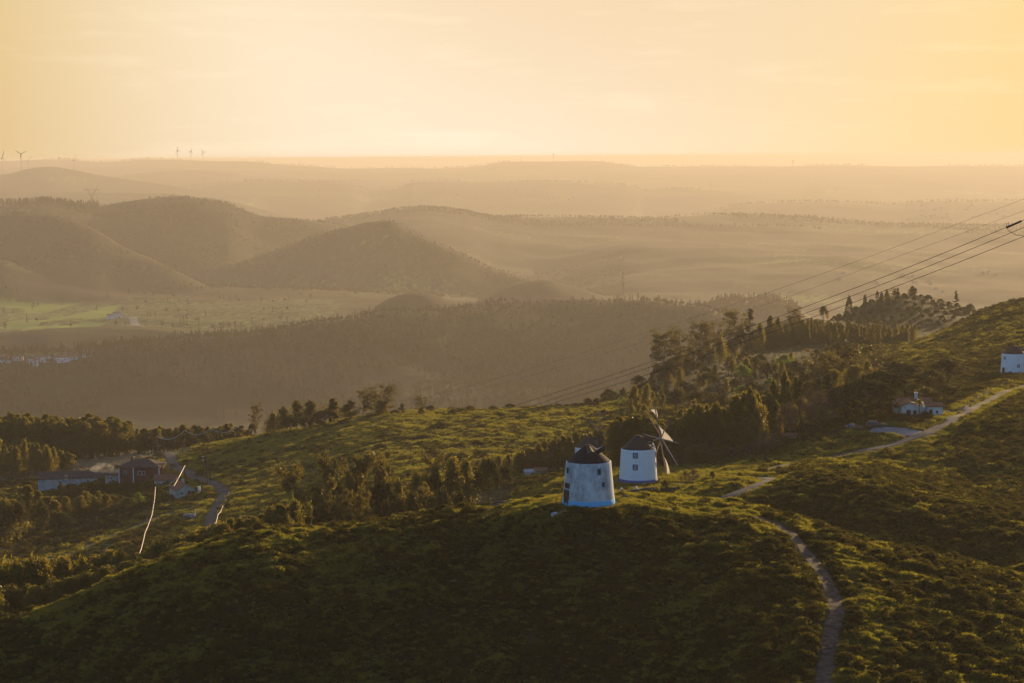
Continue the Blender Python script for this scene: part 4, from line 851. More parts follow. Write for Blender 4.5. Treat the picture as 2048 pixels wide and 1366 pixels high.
# valley hedges and thickets round the farm
row(['bush_euc', 'round', 'euc'], -40, 125, 9, lambda x: U_(520, 560), 4, [(-40, 965), (40, 962), (100, 972), (130, 1000)], 'dusky tree in the thicket below the long barn', 'thicket below the long barn', wpx=(38, 60), parts=False, drop=(0, 40))
row(['euc', 'bush_euc'], 128, 262, 8, lambda x: U_(552, 572), 3, [(128, 992), (180, 980), (250, 985)], 'golden-brown small tree in the hedge below the red house', 'hedge below the red house', wpx=(24, 38), parts=False, drop=(0, 16))
row(['round', 'oak'], 120, 300, 10, lambda x: 584, 3, [(120, 965), (300, 965)], 'dark hedge shrub along the front of the barn and red house', 'dark hedge in front of the farm', wpx=(18, 28), parts=False, drop=(0, 8))
for px, D, top, w, k, lb in [(316, 640, 905, 40, 'round', 'large dark round tree behind the red house'), (298, 636, 914, 28, 'oak', 'dark bush left of the round tree behind the red house'), (345, 615, 928, 26, 'round', 'dark bush between the farm and the valley road'), (384, 605, 934, 22, 'lime', 'bright green round bush beside the valley road'), (400, 592, 950, 32, 'round', 'round bush beside the utility poles'),
  (277, 555, 983, 30, 'lime', 'bright green bush at the end of the golden hedge'), (280, 690, 872, 26, 'lime', 'light green tree at the end of the plantation'), (310, 680, 880, 34, 'bare', 'pale feathery shrub beside the plantation'), (424, 672, 868, 18, 'bare', 'pale feathery shrub under the sagging cable'), (456, 520, 1003, 20, 'round', 'dark round bush at the bend of the valley road'),
  (436, 522, 1012, 14, 'oak', 'small dark bush left of the bend of the valley road'), (405, 535, 1010, 20, 'oak', 'dark bush on the verge of the valley road'), (370, 552, 995, 36, 'bare', 'brown shrub below the gabled cottage'), (345, 552, 998, 36, 'bare', 'brown shrub under the pale cottage'), (390, 550, 998, 34, 'oak', 'dark shrub right below the gabled cottage'),
  (330, 462, 1073, 18, 'umbrella', 'small mushroom-shaped tree in front of the shaded field'), (366, 455, 1068, 24, 'lime', 'pale green round bush at the edge of the shaded field'), (495, 690, 858, 30, 'round', 'dark bush at the top of the bright meadow edge'), (472, 694, 862, 24, 'oak', 'dark tree at the end of the cable line')]:
    at(k, px, D, top, lb, wpx=w)
# trees behind the near hill, left of the derelict mill
for px, D, top, w, k, lb in [(604, 352, 952, 60, 'blown', 'ragged windblown tree standing highest at the left of the thicket'), (632, 356, 965, 56, 'blown', 'windblown tree beside the highest ragged one'), (655, 362, 928, 52, 'blown', 'tall windblown tree with open clumps in the thicket'), (690, 366, 942, 54, 'blown', 'windblown tree right of the tall open one'), (722, 372, 918, 58, 'blown', 'tallest windblown tree in the thicket over the hill'),
  (748, 378, 926, 50, 'blown', 'windblown tree right of the tallest one'), (778, 382, 928, 40, 'blown', 'narrow windblown tree in the middle of the thicket'), (842, 392, 916, 46, 'blown', 'thin arching tree over the dark pine dome'), (765, 368, 958, 92, 'umbrella', 'dark low pine dome in the middle of the thicket'), (720, 366, 968, 60, 'round', 'dark bush left of the dark pine dome'),
  (872, 392, 932, 56, 'round', 'round olive tree right of the dark pine dome'), (905, 396, 918, 60, 'bush_euc', 'large olive eucalyptus near the right of the thicket'), (932, 400, 922, 52, 'bush_euc', 'golden eucalyptus second from the right of the thicket'), (978, 408, 912, 66, 'oak', 'dark dense tree at the right end of the thicket'), (1008, 412, 928, 50, 'oak', 'dark rounded tree next to the white shed'),
  (955, 404, 938, 46, 'round', 'dark tree behind the golden eucalyptus'), (835, 386, 950, 50, 'bush_euc', 'olive eucalyptus behind the pine dome'), (800, 378, 965, 44, 'bush_euc', 'olive bush in front of the pine dome'), (850, 384, 964, 40, 'euc', 'slim olive tree right of the pine dome')]:
    at(k, px, D, top, lb, wpx=w)
row(['blown', 'round', 'bush_euc', 'oak'], 560, 930, 15, lambda x: np.interp(x, [560, 930], [338, 384]), 5, [(560, 1015), (620, 1000), (700, 985), (800, 985), (930, 965)], 'dark tree packed into the thicket behind the hill', 'thicket behind the near hill', wpx=(38, 60), drop=(0, 22))
row(['bush_euc', 'euc'], 470, 600, 14, lambda x: 326, 4, [(470, 1030), (520, 1015), (560, 1005), (600, 1000)], 'golden-tipped young eucalyptus behind the hill edge', 'young eucalyptus behind the hill edge', wpx=(44, 64), drop=(0, 20))
row(['bush_euc'], -60, 470, 12, lambda x: np.interp(x, [0, 470], [318, 326]), 4, [(-60, 1140), (0, 1130), (40, 1118), (190, 1116), (234, 1100), (300, 1090), (356, 1074), (405, 1052), (440, 1040), (470, 1034)], 'golden young eucalyptus in the back row at the lower left', 'golden eucalyptus row at the lower left', wpx=(54, 80), drop=(0, 20))
row(['bush_euc'], -60, 400, 13, lambda x: np.interp(x, [0, 470], [304, 312]), 3, [(-60, 1180), (0, 1168), (100, 1152), (200, 1132), (300, 1108), (400, 1072)], 'golden young eucalyptus in the front row at the lower left', 'golden eucalyptus row at the lower left', wpx=(56, 84), drop=(0, 24))
# hedge by the second mill's yard
for px, D, top, w, k, lb in [(1386, 372, 936, 36, 'bare', 'brown bramble beside the mill yard track'), (1370, 374, 938, 30, 'bare', 'brown bramble on the mill yard bank'), (1424, 366, 940, 18, 'round', 'small dark round bush where the two lanes meet'), (1330, 366, 958, 26, 'round', 'low bush below the sails of the white windmill'), (1480, 367, 944, 22, 'bush_euc', 'scrub on the verge between the lanes'), (1455, 366, 948, 22, 'oak', 'low scrub left of the verge between the lanes')]:
    at(k, px, D, top, lb, wpx=w)
# ------------------------------------------------------------------ woods too far or too many to count
def protos(*ks): return [tree_meshes(k, i)[2] for k in ks for i in range(len(PROTO[k]))]
def wood(name, n, pa, pb, Da, Db, ks, smin, smax_, label, dens=None, lim=None):
    px = RNG.uniform(pa, pb, n); D = RNG.uniform(Da, Db, n)
    k = np.ones(n, bool)
    if lim is not None: k &= lim(px, D)
    x = (px-1024)/F*D
    if dens is not None: k &= fbm(x/dens[0], D/dens[0], 3, 55) > dens[1]
    px, D, x = px[k], D[k], x[k]; z = Hpx(px, D)
    scatter(name, np.stack([x, D, z-.3], 1), RNG.uniform(smin, smax_, len(x)), protos(*ks), label, 'trees')
cr = lambda cp, cd: (lambda px: np.interp(px, cp, cd))
c2 = cr([-300,180,600,1000,1400,1560,1700], [1580*FAR,1600*FAR,1700*FAR,1860*FAR,1800*FAR,1700*FAR,1650*FAR])
wood('woodland', 12000, 150, 1700, 2300, 3150, ['farround', 'far', 'farround'], .38, .95, 'hazy eucalyptus forest covering the dark middle ridge', None, lambda px, D: (D < c2(px)+60) & (D > c2(px)-np.interp(px, [150, 500, 900, 1000, 1500], [60, 130, 260, 700, 700])))
wood('woodland', 3500, -100, 1500, 2250, 2700, ['far', 'farround'], .6, 1.1, 'hazy scrub and forest on the shaded foot of the middle ridge', (160, -.3))
wood('woodland', 22000, -100, 1250, 4150, 5800, ['farround', 'farround', 'far'], .3, .8, 'hazy scrub and trees over the left hills', (140, .0))
wood('woodland', 500, -60, 200, 5250, 5420, ['far'], 1.0, 1.7, 'dark trees along the crest at the far left')
wood('woodland', 600, 1340, 1600, 3560, 3760, ['farround', 'far'], .9, 1.6, 'wooded knoll hazed in gold left of the orchard hill')
wood('woodland', 5000, 640, 2100, 7150, 7800, ['farround'], .7, 1.6, 'broken tree line along a far hazy ridge', (500, -.1))
wood('woodland', 900, 640, 2100, 10950, 11500, ['farround'], 1.1, 2.2, 'speckled tree line of a very far ridge', (700, 0))
wood('woodland', 900, 250, 1400, 13700, 14200, ['farround'], 1.2, 2.4, 'faint tree line on the golden ridge', (700, 0))
wood('woodland', 1500, -60, 2100, 20300, 20850, ['farround'], 1.4, 2.8, 'faint trees on the last ridge before the sea', (900, -.05))
wood('woodland', 400, 0, 700, 3000, 4100, ['farround', 'far'], .6, 1.2, 'hazy hedges among the far green fields', (120, .18))
wood('plantation', 260, 1490, 1835, 868, 915, ['euc'], .55, .85, 'slim golden eucalyptus packed in a plantation below the orchard hill')
# ------------------------------------------------------------------ houses, farm, vehicles
m_wallw = material('white_render', (.66,.66,.66), .85, scale=.8, var=.12); m_walls = material('stained_render', (.42,.41,.40), .9, scale=.8, var=.2, col2=(.28,.25,.23)); m_wred = material('red_render', (.14,.038,.032), .85, scale=1, var=.2)
m_barn = material('dull_white_render', (.40,.41,.41), .9, scale=.7, var=.2); m_wcream = material('pale_green_render', (.42,.47,.40), .85, scale=1, var=.12); m_tile = material('orange_roof_tiles', (.24,.09,.05), .8, scale=3, var=.3, bump=.5, bscale=8); m_tiled = material('dark_roof_tiles', (.075,.05,.045), .8, scale=2, var=.3, bump=.5, bscale=8)
m_shut = material('dark_shutters', (.03,.03,.035), .6); m_pale = material('pale_trim', (.6,.6,.62), .7)
def house(px, D, w, d, h, rh, label, rz=0, wm=None, rm=None, wins=(), door=None, gable='x', hip=False, chim=None, name='house', cat='house', group=None, corners=False, over=.3, root=None, off=(0, 0), g=None):
    wm = wm or m_wallw; rm = rm or m_tile; own = root is None
    if own:
        g = g or ground(px, D); root = empty(name, (g.x, g.y, g.z), rz); tag(root, label, cat, group)
    ox, oy = off; b = MB(); X, Y = w/2, d/2; S = -1.2
    v = [(-X,-Y,S),(X,-Y,S),(X,Y,S),(-X,Y,S),(-X,-Y,h),(X,-Y,h),(X,Y,h),(-X,Y,h)]; f = [(0,1,5,4),(1,2,6,5),(2,3,7,6),(3,0,4,7),(0,3,2,1)]
    if hip: f.append((4,5,6,7))
    elif gable == 'x': v += [(-X,0,h+rh-.1),(X,0,h+rh-.1)]; f += [(4,8,7),(5,6,9)]
    else: v += [(0,-Y,h+rh-.1),(0,Y,h+rh-.1)]; f += [(4,5,8),(7,9,6)]
    b.add([(p[0]+ox, p[1]+oy, p[2]) for p in v], f); b.build('wall', wm, root)
    b = MB(); o = over; t = .16
    if hip:
        r = max(0, X-Y) if X > Y else 0; q = [(-X-o,-Y-o,h-.04),(X+o,-Y-o,h-.04),(X+o,Y+o,h-.04),(-X-o,Y+o,h-.04),(-r,0,h+rh),(r+.01,0,h+rh)]
        b.add([(p[0]+ox, p[1]+oy, p[2]+t*0) for p in q]+[(p[0]+ox, p[1]+oy, p[2]-t) for p in q[:4]], [(0,1,5,4),(1,2,5),(2,3,4,5),(3,0,4),(0,6,7,1),(1,7,8,2),(2,8,9,3),(3,9,6,0),(6,9,8,7)])
    else:
        if gable == 'x': A = [(-X-o,-Y-o,h-o*rh/Y),(X+o,-Y-o,h-o*rh/Y),(X+o,0,h+rh),(-X-o,0,h+rh),(X+o,Y+o,h-o*rh/Y),(-X-o,Y+o,h-o*rh/Y)]
        else: A = [(-X-o,-Y-o,h-o*rh/X),(-X-o,Y+o,h-o*rh/X),(0,Y+o,h+rh),(0,-Y-o,h+rh),(X+o,Y+o,h-o*rh/X),(X+o,-Y-o,h-o*rh/X)]
        up = [(p[0]+ox, p[1]+oy, p[2]+.06) for p in A]; lo = [(p[0]+ox, p[1]+oy, p[2]-.10) for p in A]
        if gable == 'x': b.add(up+lo, [(0,1,2,3),(3,2,4,5),(9,8,7,6),(11,10,8,9),(0,6,7,1),(5,4,10,11),(0,3,9,6),(3,5,11,9),(1,7,8,2),(2,8,10,4)])
        else: b.add(up+lo, [(3,2,1,0),(5,4,2,3),(6,7,8,9),(9,8,10,11),(0,1,7,6),(5,11,10,4),(0,6,9,3),(3,9,11,5),(1,2,8,7),(2,4,10,8)])
    rf = b.build('roof', rm, root)
    for (x, z, ww, wh) in wins:
        q = MB(); q.box((x+ox, -Y+oy-.03, z), (ww, .10, wh)); fr = q.build('window', m_pale, root); q = MB(); q.box((x+ox, -Y+oy-.09, z), (ww*.78, .03, wh*.82)); q.build('pane', m_glass, fr)
    if door: q = MB(); q.box((door[0]+ox, -Y+oy-.03, door[2]/2), (door[1], .12, door[2])); q.build('door', m_door, root)
    if chim: q = MB(); q.box((chim[0]+ox, chim[1]+oy, h+rh*.5+chim[2]/2), (.7, .6, chim[2]+rh*.5)); q.box((chim[0]+ox, chim[1]+oy, h+rh*.5+chim[2]+.12+rh*.25), (.85, .75, .12)); q.build('chimney', wm, rf)
    if corners:
        q = MB()
        for sx in (-X, X, -X*.28): q.box((sx+ox, -Y+oy-.02, h/2-.15), (.35, .14, h-.25))
        q.build('corner_pilasters', m_pale, root)
    return root
hs = house(1817, 461, 4.4, 6, 3.1, .8, 'small white house with orange roof and chimney behind the parked cars', 0, m_wallw, m_tile, [(.9, 1.5, 1.0, 1.2), (2.0-.1, 1.5, .5, 1.2)], None, 'y', over=.2)
b = MB(); b.box((-.6, -3.05, 1.45), (1.0, .08, 1.3)); b.build('shutter', m_shut, hs)
house(0, 0, 8.4, 5, 3.3, .9, None, 0, m_wallw, m_tile, [(-2.6-.6, 1.8, .7, .9)], None, 'x', root=hs, off=(1.4, 3.4), chim=(.9, -.4, 1.3)); house(0, 0, 3.6, 4, 2.7, .6, None, 0, m_wallw, m_tile, [(.5, 1.3, .6, .8)], (-1.0, .8, 1.9), 'x', root=hs, off=(6.0, 1.2))
house(1578, 452, 3.0, 2.4, 1.7, .5, 'tiny pinkish shed glimpsed among the scrub at the foot of the belt', 0, m_walls, m_tile, name='shed', cat='shed')
s_ = house(1060, 486, 2.6, 3, 1.3, .5, 'low white and brown shed beyond the grass left of the derelict windmill', .1, m_wallw, m_walls, name='shed', cat='shed'); house(0, 0, 5.2, 3, 1.6, .5, None, 0, m_walls, m_tile, [(-1, .9, .8, .7)], (1.2, .8, 1.5), root=s_, off=(3.9, .3), chim=(2.0, 0, .8))
# the farm in the valley
house(285, 598, 12.2, 8.5, 4.9, 1.9, 'red farmhouse with white corner trim and dark hipped roof in the valley', -.05, m_wred, m_tiled, [(-4.2, 3.2, .9, 1.1), (.2, 3.0, 1.1, 1.2), (1.4, 3.0, .9, 1.2)], (3.6, 1.0, 2.2), hip=True, corners=True, chim=(-3, 0, .8), over=.4)
house(233, 606, 6.0, 5, 2.6, 1.2, 'low red-roofed outbuilding between the long barn and the red farmhouse', 0, m_walls, m_tiled, [(-1, 1.4, .7, .7)], (1.4, .9, 1.9), name='outbuilding', cat='outbuilding')
house(148, 616, 21.5, 6, 3.0, 1.7, 'long white barn with dark tiled roof in the valley', .16, m_barn, m_tiled, [(-4, 1.7, .8, .8), (4.5, 1.7, .8, .8)], (8, 1.2, 2.2), name='barn', cat='barn')
house(332, 588, 6.2, 5, 1.6, 1.2, 'low dark red roofed building between the red farmhouse and the pale cottage', 0, m_walls, m_tile, [(1, .9, .7, .6)], name='outbuilding', cat='outbuilding')
house(365, 562, 5.6, 7, 2.2, 1.6, 'pale green gabled cottage with orange roof beside the valley road', .45, m_wcream, m_tile, [(-1.2, 1.2, .6, .7)], (.9, .8, 1.9), 'y', chim=(.8, 2, .8), over=.25, name='cottage', cat='cottage')
house(12, 566, 5.0, 4, 2.0, .5, 'small white shed at the left edge below the barn', 0, m_wallw, m_walls, [(.5, 1.2, .7, .6)], name='shed', cat='shed')
b = MB(); gg = ground(378, 521)
for q in range(10): b.box((q*.30-1.4, U_(-.06, .06), .6+U_(-.2, .15)), (.31, .45, 1.9), U_(-.1, .1))
tag(b.build('stone_ruin', m_stone, None, gg), 'roofless grey stone wall on the verge of the valley road', 'ruin')
b = MB(); b.tube([(0, 0, -.2), (0, 0, 2.1)], .12, 8); b.lathe([(.16, 2.1), (.16, 2.2), (.01, 2.25)], 8); tag(b.build('gate_post', m_white, None, ground(391, 521)), 'pale post at the end of the stone ruin', 'post')
b = MB(); gp = ground(398, 560); b.box((0, 0, .9), (.7, .6, 2.2)); b.box((0, 0, 2.05), (.85, .75, .14)); tag(b.build('gate_pier', m_white, None, gp), 'white masonry pier right of the pale cottage', 'pier')
# car: shaped body, cabin, glass, wheels, lamps
m_cdark = material('dark_car_paint', (.018,.018,.022), .3, spec=.6, scale=1, var=.05); m_cblue = material('blue_grey_car_paint', (.10,.14,.20), .3, spec=.6, scale=1, var=.05); m_cwht = material('white_car_paint', (.65,.67,.70), .3, spec=.6, scale=1, var=.05)
m_tyre = material('tyre_rubber', (.015,.015,.016), .9); m_lamp = material('lamp_glass', (.5,.5,.5), .15, spec=.8)
def car(p, rz, paint, label, L=4.6, estate=True):
    o = empty('parked_car', p, rz); tag(o, label, 'car'); h0 = .30
    prof = [(-L/2, .42), (-L/2+.05, .95), (-L/2+.35, 1.0), (L/2-1.25, .98), (L/2-.25, .78), (L/2, .60), (L/2-.05, .34), (-L/2+.1, .30)]
    def body(prof, w, wt=None, name='body', mat=paint):
        b = MB(); n = len(prof); v = []
        for sy, ins in ((-w/2, 0), (w/2, 0)):
            for x, z in prof: k = (1-.10*max(0, z-.7)/.3) if wt is None else (1-(1-wt)*max(0, (z-.95)/.5)); v.append((x, sy*k, z))
        b.add(v, [tuple(range(n))[::-1], tuple(range(n, 2*n))]+[(i, (i+1) % n, n+(i+1) % n, n+i) for i in range(n)]); ob = b.build(name, mat, o)
        md = ob.modifiers.new('bevel', 'BEVEL'); md.width = .06; md.segments = 2; return ob
    body(prof, 1.78); rear = -L/2+.15 if estate else -L/2+.7
    cb = [(rear, .97), (rear+.32, 1.42), (L/2-2.35, 1.45), (L/2-1.35, .96)]; body(cb, 1.66, .80, 'cabin')
    g_ = [(rear+.12, 1.03), (rear+.38, 1.36), (L/2-2.38, 1.38), (L/2-1.62, 1.03)]; b = MB()
    for sy in (-1, 1):
        pts = [(x, sy*(.845-.17*max(0, (z-.95)/.5)+.012-(.0)), z) for x, z in g_]; b.poly(pts if sy < 0 else pts[::-1], .012)
    b.add([(L/2-1.33, -.66, 1.0), (L/2-1.33, .66, 1.0), (L/2-2.30, .56, 1.42), (L/2-2.30, -.56, 1.42)], [(0, 1, 2, 3)]); b.build('window', m_glass, o)
    for wx in (-L/2+.85, L/2-.9):
        for sy in (-.80, .80):
            b = MB(); b.tube([(wx, sy-.11, .32), (wx, sy+.11, .32)], .32, 16); w_ = b.build('wheel', m_tyre, o); b = MB(); b.tube([(wx, sy-.125, .32), (wx, sy+.125, .32)], .19, 12); b.build('rim', m_steel, w_)
    for sy in (-.62, .62):
        b = MB(); b.box((L/2-.10, sy, .66), (.14, .34, .14)); b.build('headlight', m_lamp, o)
        b = MB(); b.box((-L/2+.05, sy, .80), (.06, .26, .18)); b.build('tail_light', m_red, o)
    return o
def lift(p, dz): return Vector((p[0], p[1], p[2]+dz))
car(lift(ground(1753, 447), .08), -.12, m_cdark, 'dark estate car parked side-on on the pale gravel')
car(lift(ground(1708, 449), .08), -.45, m_cblue, 'blue-grey car half hidden by the pale feathery bush', 4.2, False)
car(lift(ground(99, 572), .05), .3, m_cwht, 'white car parked in front of the long barn', 4.3, True); car(lift(ground(108, 566), .05), -.2, m_cblue, 'light blue car parked nearest the dark hedge by the barn', 4.1, False)
# palm
pg = ground(1838, 455); o = empty('palm_tree', pg); tag(o, 'small palm tree with a shaggy golden crown in front of the white house', 'palm'); b = MB(); b.tube([(0, 0, -.2), (.05, 0, 2.2), (0, 0, 4.3)], [.19, .15, .17], 8); b.build('trunk', m_bark, o); V = []
for k in range(46):
    a = U_(0, 6.28); el = U_(-.7, 1.2); L_ = U_(1.0, 1.5); pr = None
    for i in range(6):
        t = i/5; r = L_*t*math.cos(el*(1-t*.4)); z = 4.3+L_*t*math.sin(el)-.75*t*t; c = Vector((r*math.cos(a), r*math.sin(a), z)); wd = .16*(1-t)+.03; s = Vector((-math.sin(a), math.cos(a), 0))*wd
        if pr: V += [pr[0], pr[1], c+s, c-s]
        pr = (c-s, c+s)
link('crown', npmesh('crown', np.array([list(v) for v in V]), np.arange(len(V)).reshape(-1, 4), [L_EUC]), o)
# stones
def rock_mesh(rng, r, sq=.6, n=2):
    import bmesh
    bm = bmesh.new(); bmesh.ops.create_icosphere(bm, subdivisions=n, radius=1)
    s = rng.random()*50
    for v in bm.verts:
        c = v.co; k = 1+.35*float(noise(c.x*1.3+s, c.y*1.3+c.z*1.7, 3))+.18*float(noise(c.x*3+s, c.y*3-c.z*2.3, 4)); v.co = Vector((c.x*r*k, c.y*r*k*.8, c.z*r*k*sq))
    me = bpy.data.meshes.new('rock'); bm.to_mesh(me); bm.free(); return me
rg = np.random.default_rng(5)
def rock(px, D, r, mat, label, name='boulder', cat='rock', dz=.1):
    me = rock_mesh(rg, r); me.materials.append(mat); o = link(name, me, None, lift(ground(px, D), dz+r*.15), rg.random()*6); return tag(o, label, cat)
m_pal = material('pale_limestone', (.50,.49,.50), .9, scale=3, var=.25, bump=.7, bscale=6)
rock(1111, 278.5, .75, m_pal, 'largest pale boulder on the grass below the derelict windmill'); rock(1124, 278.5, .5, m_stone, 'grey boulder right beside the largest pale one'); rock(1131, 279, .3, m_pal, 'small pale stone right of the two boulders')
rock(1249, 289, .6, m_rub, 'dark rock just right of the base of the derelict windmill'); rock(1259, 289, .45, m_rub, 'smaller dark rock right of the windmill base'); rock(1338, 284, .6, m_pal, 'pale outcrop rock in the grass between mill and track'); rock(1328, 283, .4, m_pal, 'flat pale stone left of the outcrop rock'); rock(1347, 284.5, .4, m_stone, 'grey stone right of the outcrop rock')
rock(1290, 290, .35, m_rub, 'lone dark stone on the crest right of the windmill'); rock(1097, 470, 1.0, m_stone, 'pale stones heaped on the shaded grass left of the windmill', 'stone_heap', 'stones')
def heap(px0, px1, D, n, hmax, mat, label, name, cat, rmin=.18, rmax=.42, wid=1.2):
    g0 = ground((px0+px1)/2, D); V = []; Fa = []; k = 0; protosr = [rock_mesh(rg, 1, .8, 1) for _ in range(5)]; data = []
    for me in protosr:
        data.append((np.array([v.co[:] for v in me.vertices]), np.array([p.vertices[:] for p in me.polygons])))
    for i in range(n):
        t = rg.random(); px = px0+(px1-px0)*t; x = (px-1024)/F*D; y = D+rg.normal()*wid*.4; hh = hmax*(.45+.55*abs(math.sin(t*7.3+1)))*(1-abs(2*t-1)**4); z = float(Hxy(x, y)[0])+hh*rg.random()**.8*max(0, 1-abs(y-D)/wid)
        r = rg.uniform(rmin, rmax); v, f = data[i % 5]; a = rg.random()*6.28; c, s = math.cos(a), math.sin(a); vv = np.stack([v[:, 0]*c-v[:, 1]*s, v[:, 0]*s+v[:, 1]*c, v[:, 2]], 1)*r+[x-g0.x, y-g0.y, z-g0.z]
        V.append(vv); Fa.append(f+k); k += len(v)
    return tag(link(name, npmesh(name, np.concatenate(V), np.concatenate(Fa), [mat]), None, g0), label, cat)
heap(938, 1062, 297, 420, .95, m_rub, 'long low heap of dark rubble stones left of the derelict windmill', 'rubble_heap', 'rubble')
# walls along the road and round the yard
def wall_line(pts, h, th, mat, label, name='stone_wall', cat='wall', jag=.12, lift_=0):
    L_ = smooth_line(np.array([list(p) for p in pts]), .9); V = []; Fa = []; n = len(L_); t = np.gradient(L_[:, :2], axis=0); t /= np.hypot(t[:, 0], t[:, 1])[:, None]; nn = np.stack([-t[:, 1], t[:, 0]], 1)*th/2; zg = Hxy(L_[:, 0], L_[:, 1]); o = L_[n//2].copy(); o[2] = zg[n//2]
    for i in range(n):
        hh = h+rg.normal()*jag
        for s, z in ((-1, -.5), (-1, hh), (1, hh+rg.normal()*jag*.4), (1, -.5)): V.append((L_[i, 0]+nn[i, 0]*s-o[0], L_[i, 1]+nn[i, 1]*s-o[1], zg[i]+z-o[2]+lift_))
    for i in range(n-1): Fa += [(i*4+j, i*4+j+1, i*4+4+j+1, i*4+4+j) for j in range(3)]
    Fa += [(0, 3, 2, 1), (n*4-4, n*4-3, n*4-2, n*4-1)]
    return tag(link(name, npmesh(name, V, Fa, [mat]), None, Vector(o)), label, cat)
WL = [hit(x, y, 400, 640) for x, y in [(1878,834),(1895,828),(1925,822),(1940,812),(1958,798),(1978,786),(2000,772),(2022,762),(2046,752),(2075,742)]]
wall_line([w for w in WL if w], .6, .45, m_rub, 'long dry stone wall climbing beside the road to the right edge windmill')
wall_line([ground(p, 368) for p in (1232, 1260, 1290, 1320, 1345, 1372)], .9, .5, m_rub, 'dark stone retaining wall below the windmill with sails', lift_=.1)
for px, lb in ((1243, 'left white gable-shaped frame on the bank below the windmill with sails'), (1273, 'right white gable-shaped frame on the bank below the windmill with sails')):
    g = ground(px, 370); b = MB(); b.tube([(-.75, 0, -.1), (0, 0, .75), (.75, 0, -.1)], .06, 6); b.tube([(-.75, .9, -.1), (0, .9, .75), (.75, .9, -.1)], .06, 6); b.tube([(0, 0, .75), (0, .9, .75)], .05, 6); tag(b.build('gable_frame', m_white, None, lift(g, .55)), lb, 'frame')
for px, py, lb in ((1931, 821, 'white roadside bollard at the foot of the stone wall'), (1895, 842, 'small white bollard on the lawn beside the road')):
    g = hit(px, py, 400, 560); b = MB(); b.lathe([(.2, -.2), (.2, .75), (.24, .75), (.24, .85), (.01, .92)], 10); tag(b.build('bollard', m_white, None, g), lb, 'bollard')
# fence of the right windmill
o = empty('fence', ground(2000, 574)); tag(o, 'thin dark post and rail fence in front of the right edge windmill', 'fence'); prev = None
for k in range(13):
    g = ground(1938+k*12, 574+1.5*math.sin(k))-o.location; b = MB(); b.tube([g+Vector((0, 0, -.2)), g+Vector((0, 0, 1.35))], .06, 6); b.build('post', m_wood2, o)
    if prev:
        b = MB()
        for z in (.45, .85, 1.25): b.tube([prev+Vector((0, 0, z)), g+Vector((0, 0, z))], .03, 5)
        b.build('rail', m_wood2, o)
    prev = g
# ------------------------------------------------------------------ poles, cables, power lines
m_cable = material('bright_aluminium_cable', (.75,.68,.58), .35, metal=.6, scale=1, var=.05); m_wire = material('dark_power_line', (.05,.045,.04), .6, scale=1)
for i, (px, D, top, lb, arm) in enumerate([(315, 668, 873, 'leftmost pole carrying the bright sagging cable', 0), (370, 664, 860, 'second pole of the bright sagging cable', 0), (421.5, 662, 857, 'third pole of the bright sagging cable', 0), (480, 662, 850, 'right pole of the bright sagging cable', 0), (328.6, 650, 868, 'pole with cross-arm beneath the sagging cable', 1), (365.5, 640, 885, 'pole standing on the bright meadow edge above the road', 0),
  (407, 600, 898, 'tall pole left of the pair beside the valley road', 0), (414.7, 572, 912, 'tallest lamp pole beside the valley road', 2), (420.5, 578, 925, 'short pole right of the tallest lamp pole', 0), (456, 600, 921, 'pole on the meadow with a hanging stay cable', 0), (473, 575, 935, 'pole on the meadow beside the upper end of the road cable', 0), (142, 566, 950, 'double lamp pole in front of the long barn', 2), (311, 562, 970, 'slim pole at the top of the long hanging cable', 0), (370, 592, 929, 'slim pole above the pale cottage', 0), (470, 586, 950, 'slim pole at the top of the road cable', 0), (535, 650, 837, 'short dark pole left of the tree clump on the meadow', 0)]):
    g = ground(px, D); h = max(3, U(px, top, D).z-g.z); o = empty('utility_pole', g); tag(o, lb, 'pole'); b = MB(); b.tube([(0, 0, -.3), (0, 0, h)], [.17, .11], 8); b.build('post', m_wood2, o)
    if arm == 1: b = MB(); b.box((0, 0, h-.35), (1.5, .14, .14)); b.build('crossarm', m_wood2, o)
    if arm == 2:
        for z in (h-.2, h-1.2):
            b = MB(); b.tube([(0, 0, z-.2), (-.9, -.2, z)], .05, 5); la = b.build('lamp_arm', m_wood2, o); b = MB(); b.box((-1.1, -.25, z), (.6, .25, .12)); b.build('lamp_head', m_lamp, la)
def cable(name, pts, r, mat, label, cat='cable', sag=None):
    P = [U(*q) for q in pts]; Q = []
    for i in range(len(P)-1):
        n = 12
        for k in range(n): t = k/n; q = P[i].lerp(P[i+1], t); q.z -= (sag or 0)*4*t*(1-t); Q.append(q)
    Q.append(P[-1]); o = Q[0].copy(); b = MB(); b.tube([q-o for q in Q], r, 5); return tag(b.build(name, mat, None, o), label, cat)
cable('cable', [(315, 873, 668), (370, 860, 664), (421.5, 857, 662), (480, 850, 662)], .09, m_cable, 'bright garland-like cable sagging between four poles over the meadow edge', sag=1.9)
cable('cable', [(480, 850, 662), (496, 853, 650)], .08, m_cable, 'short bright cable end right of the last garland pole', sag=.1)
cable('cable', [(370, 931, 590), (360, 951, 570), (348, 972, 550)], .11, m_cable, 'short bright cable slanting down to the pale cottage')
cable('cable', [(370, 931, 590), (357, 955, 560), (335, 972, 556)], .05, m_cable, 'thin cable curving beside the short bright one')
cable('cable', [(311, 974, 560), (309, 1000, 530), (304, 1030, 500), (296, 1052, 478), (290, 1066, 464), (287, 1080, 450), (283, 1096, 436), (277, 1113, 420)], .10, m_cable, 'long bright cable hanging down across the shaded field')
cable('cable', [(470, 952, 585), (466, 966, 570), (461, 977, 560)], .10, m_cable, 'uppermost bright cable span beside the valley road'); cable('cable', [(461, 977, 560), (456, 992, 545), (450, 1003, 534)], .10, m_cable, 'second bright cable span beside the valley road')
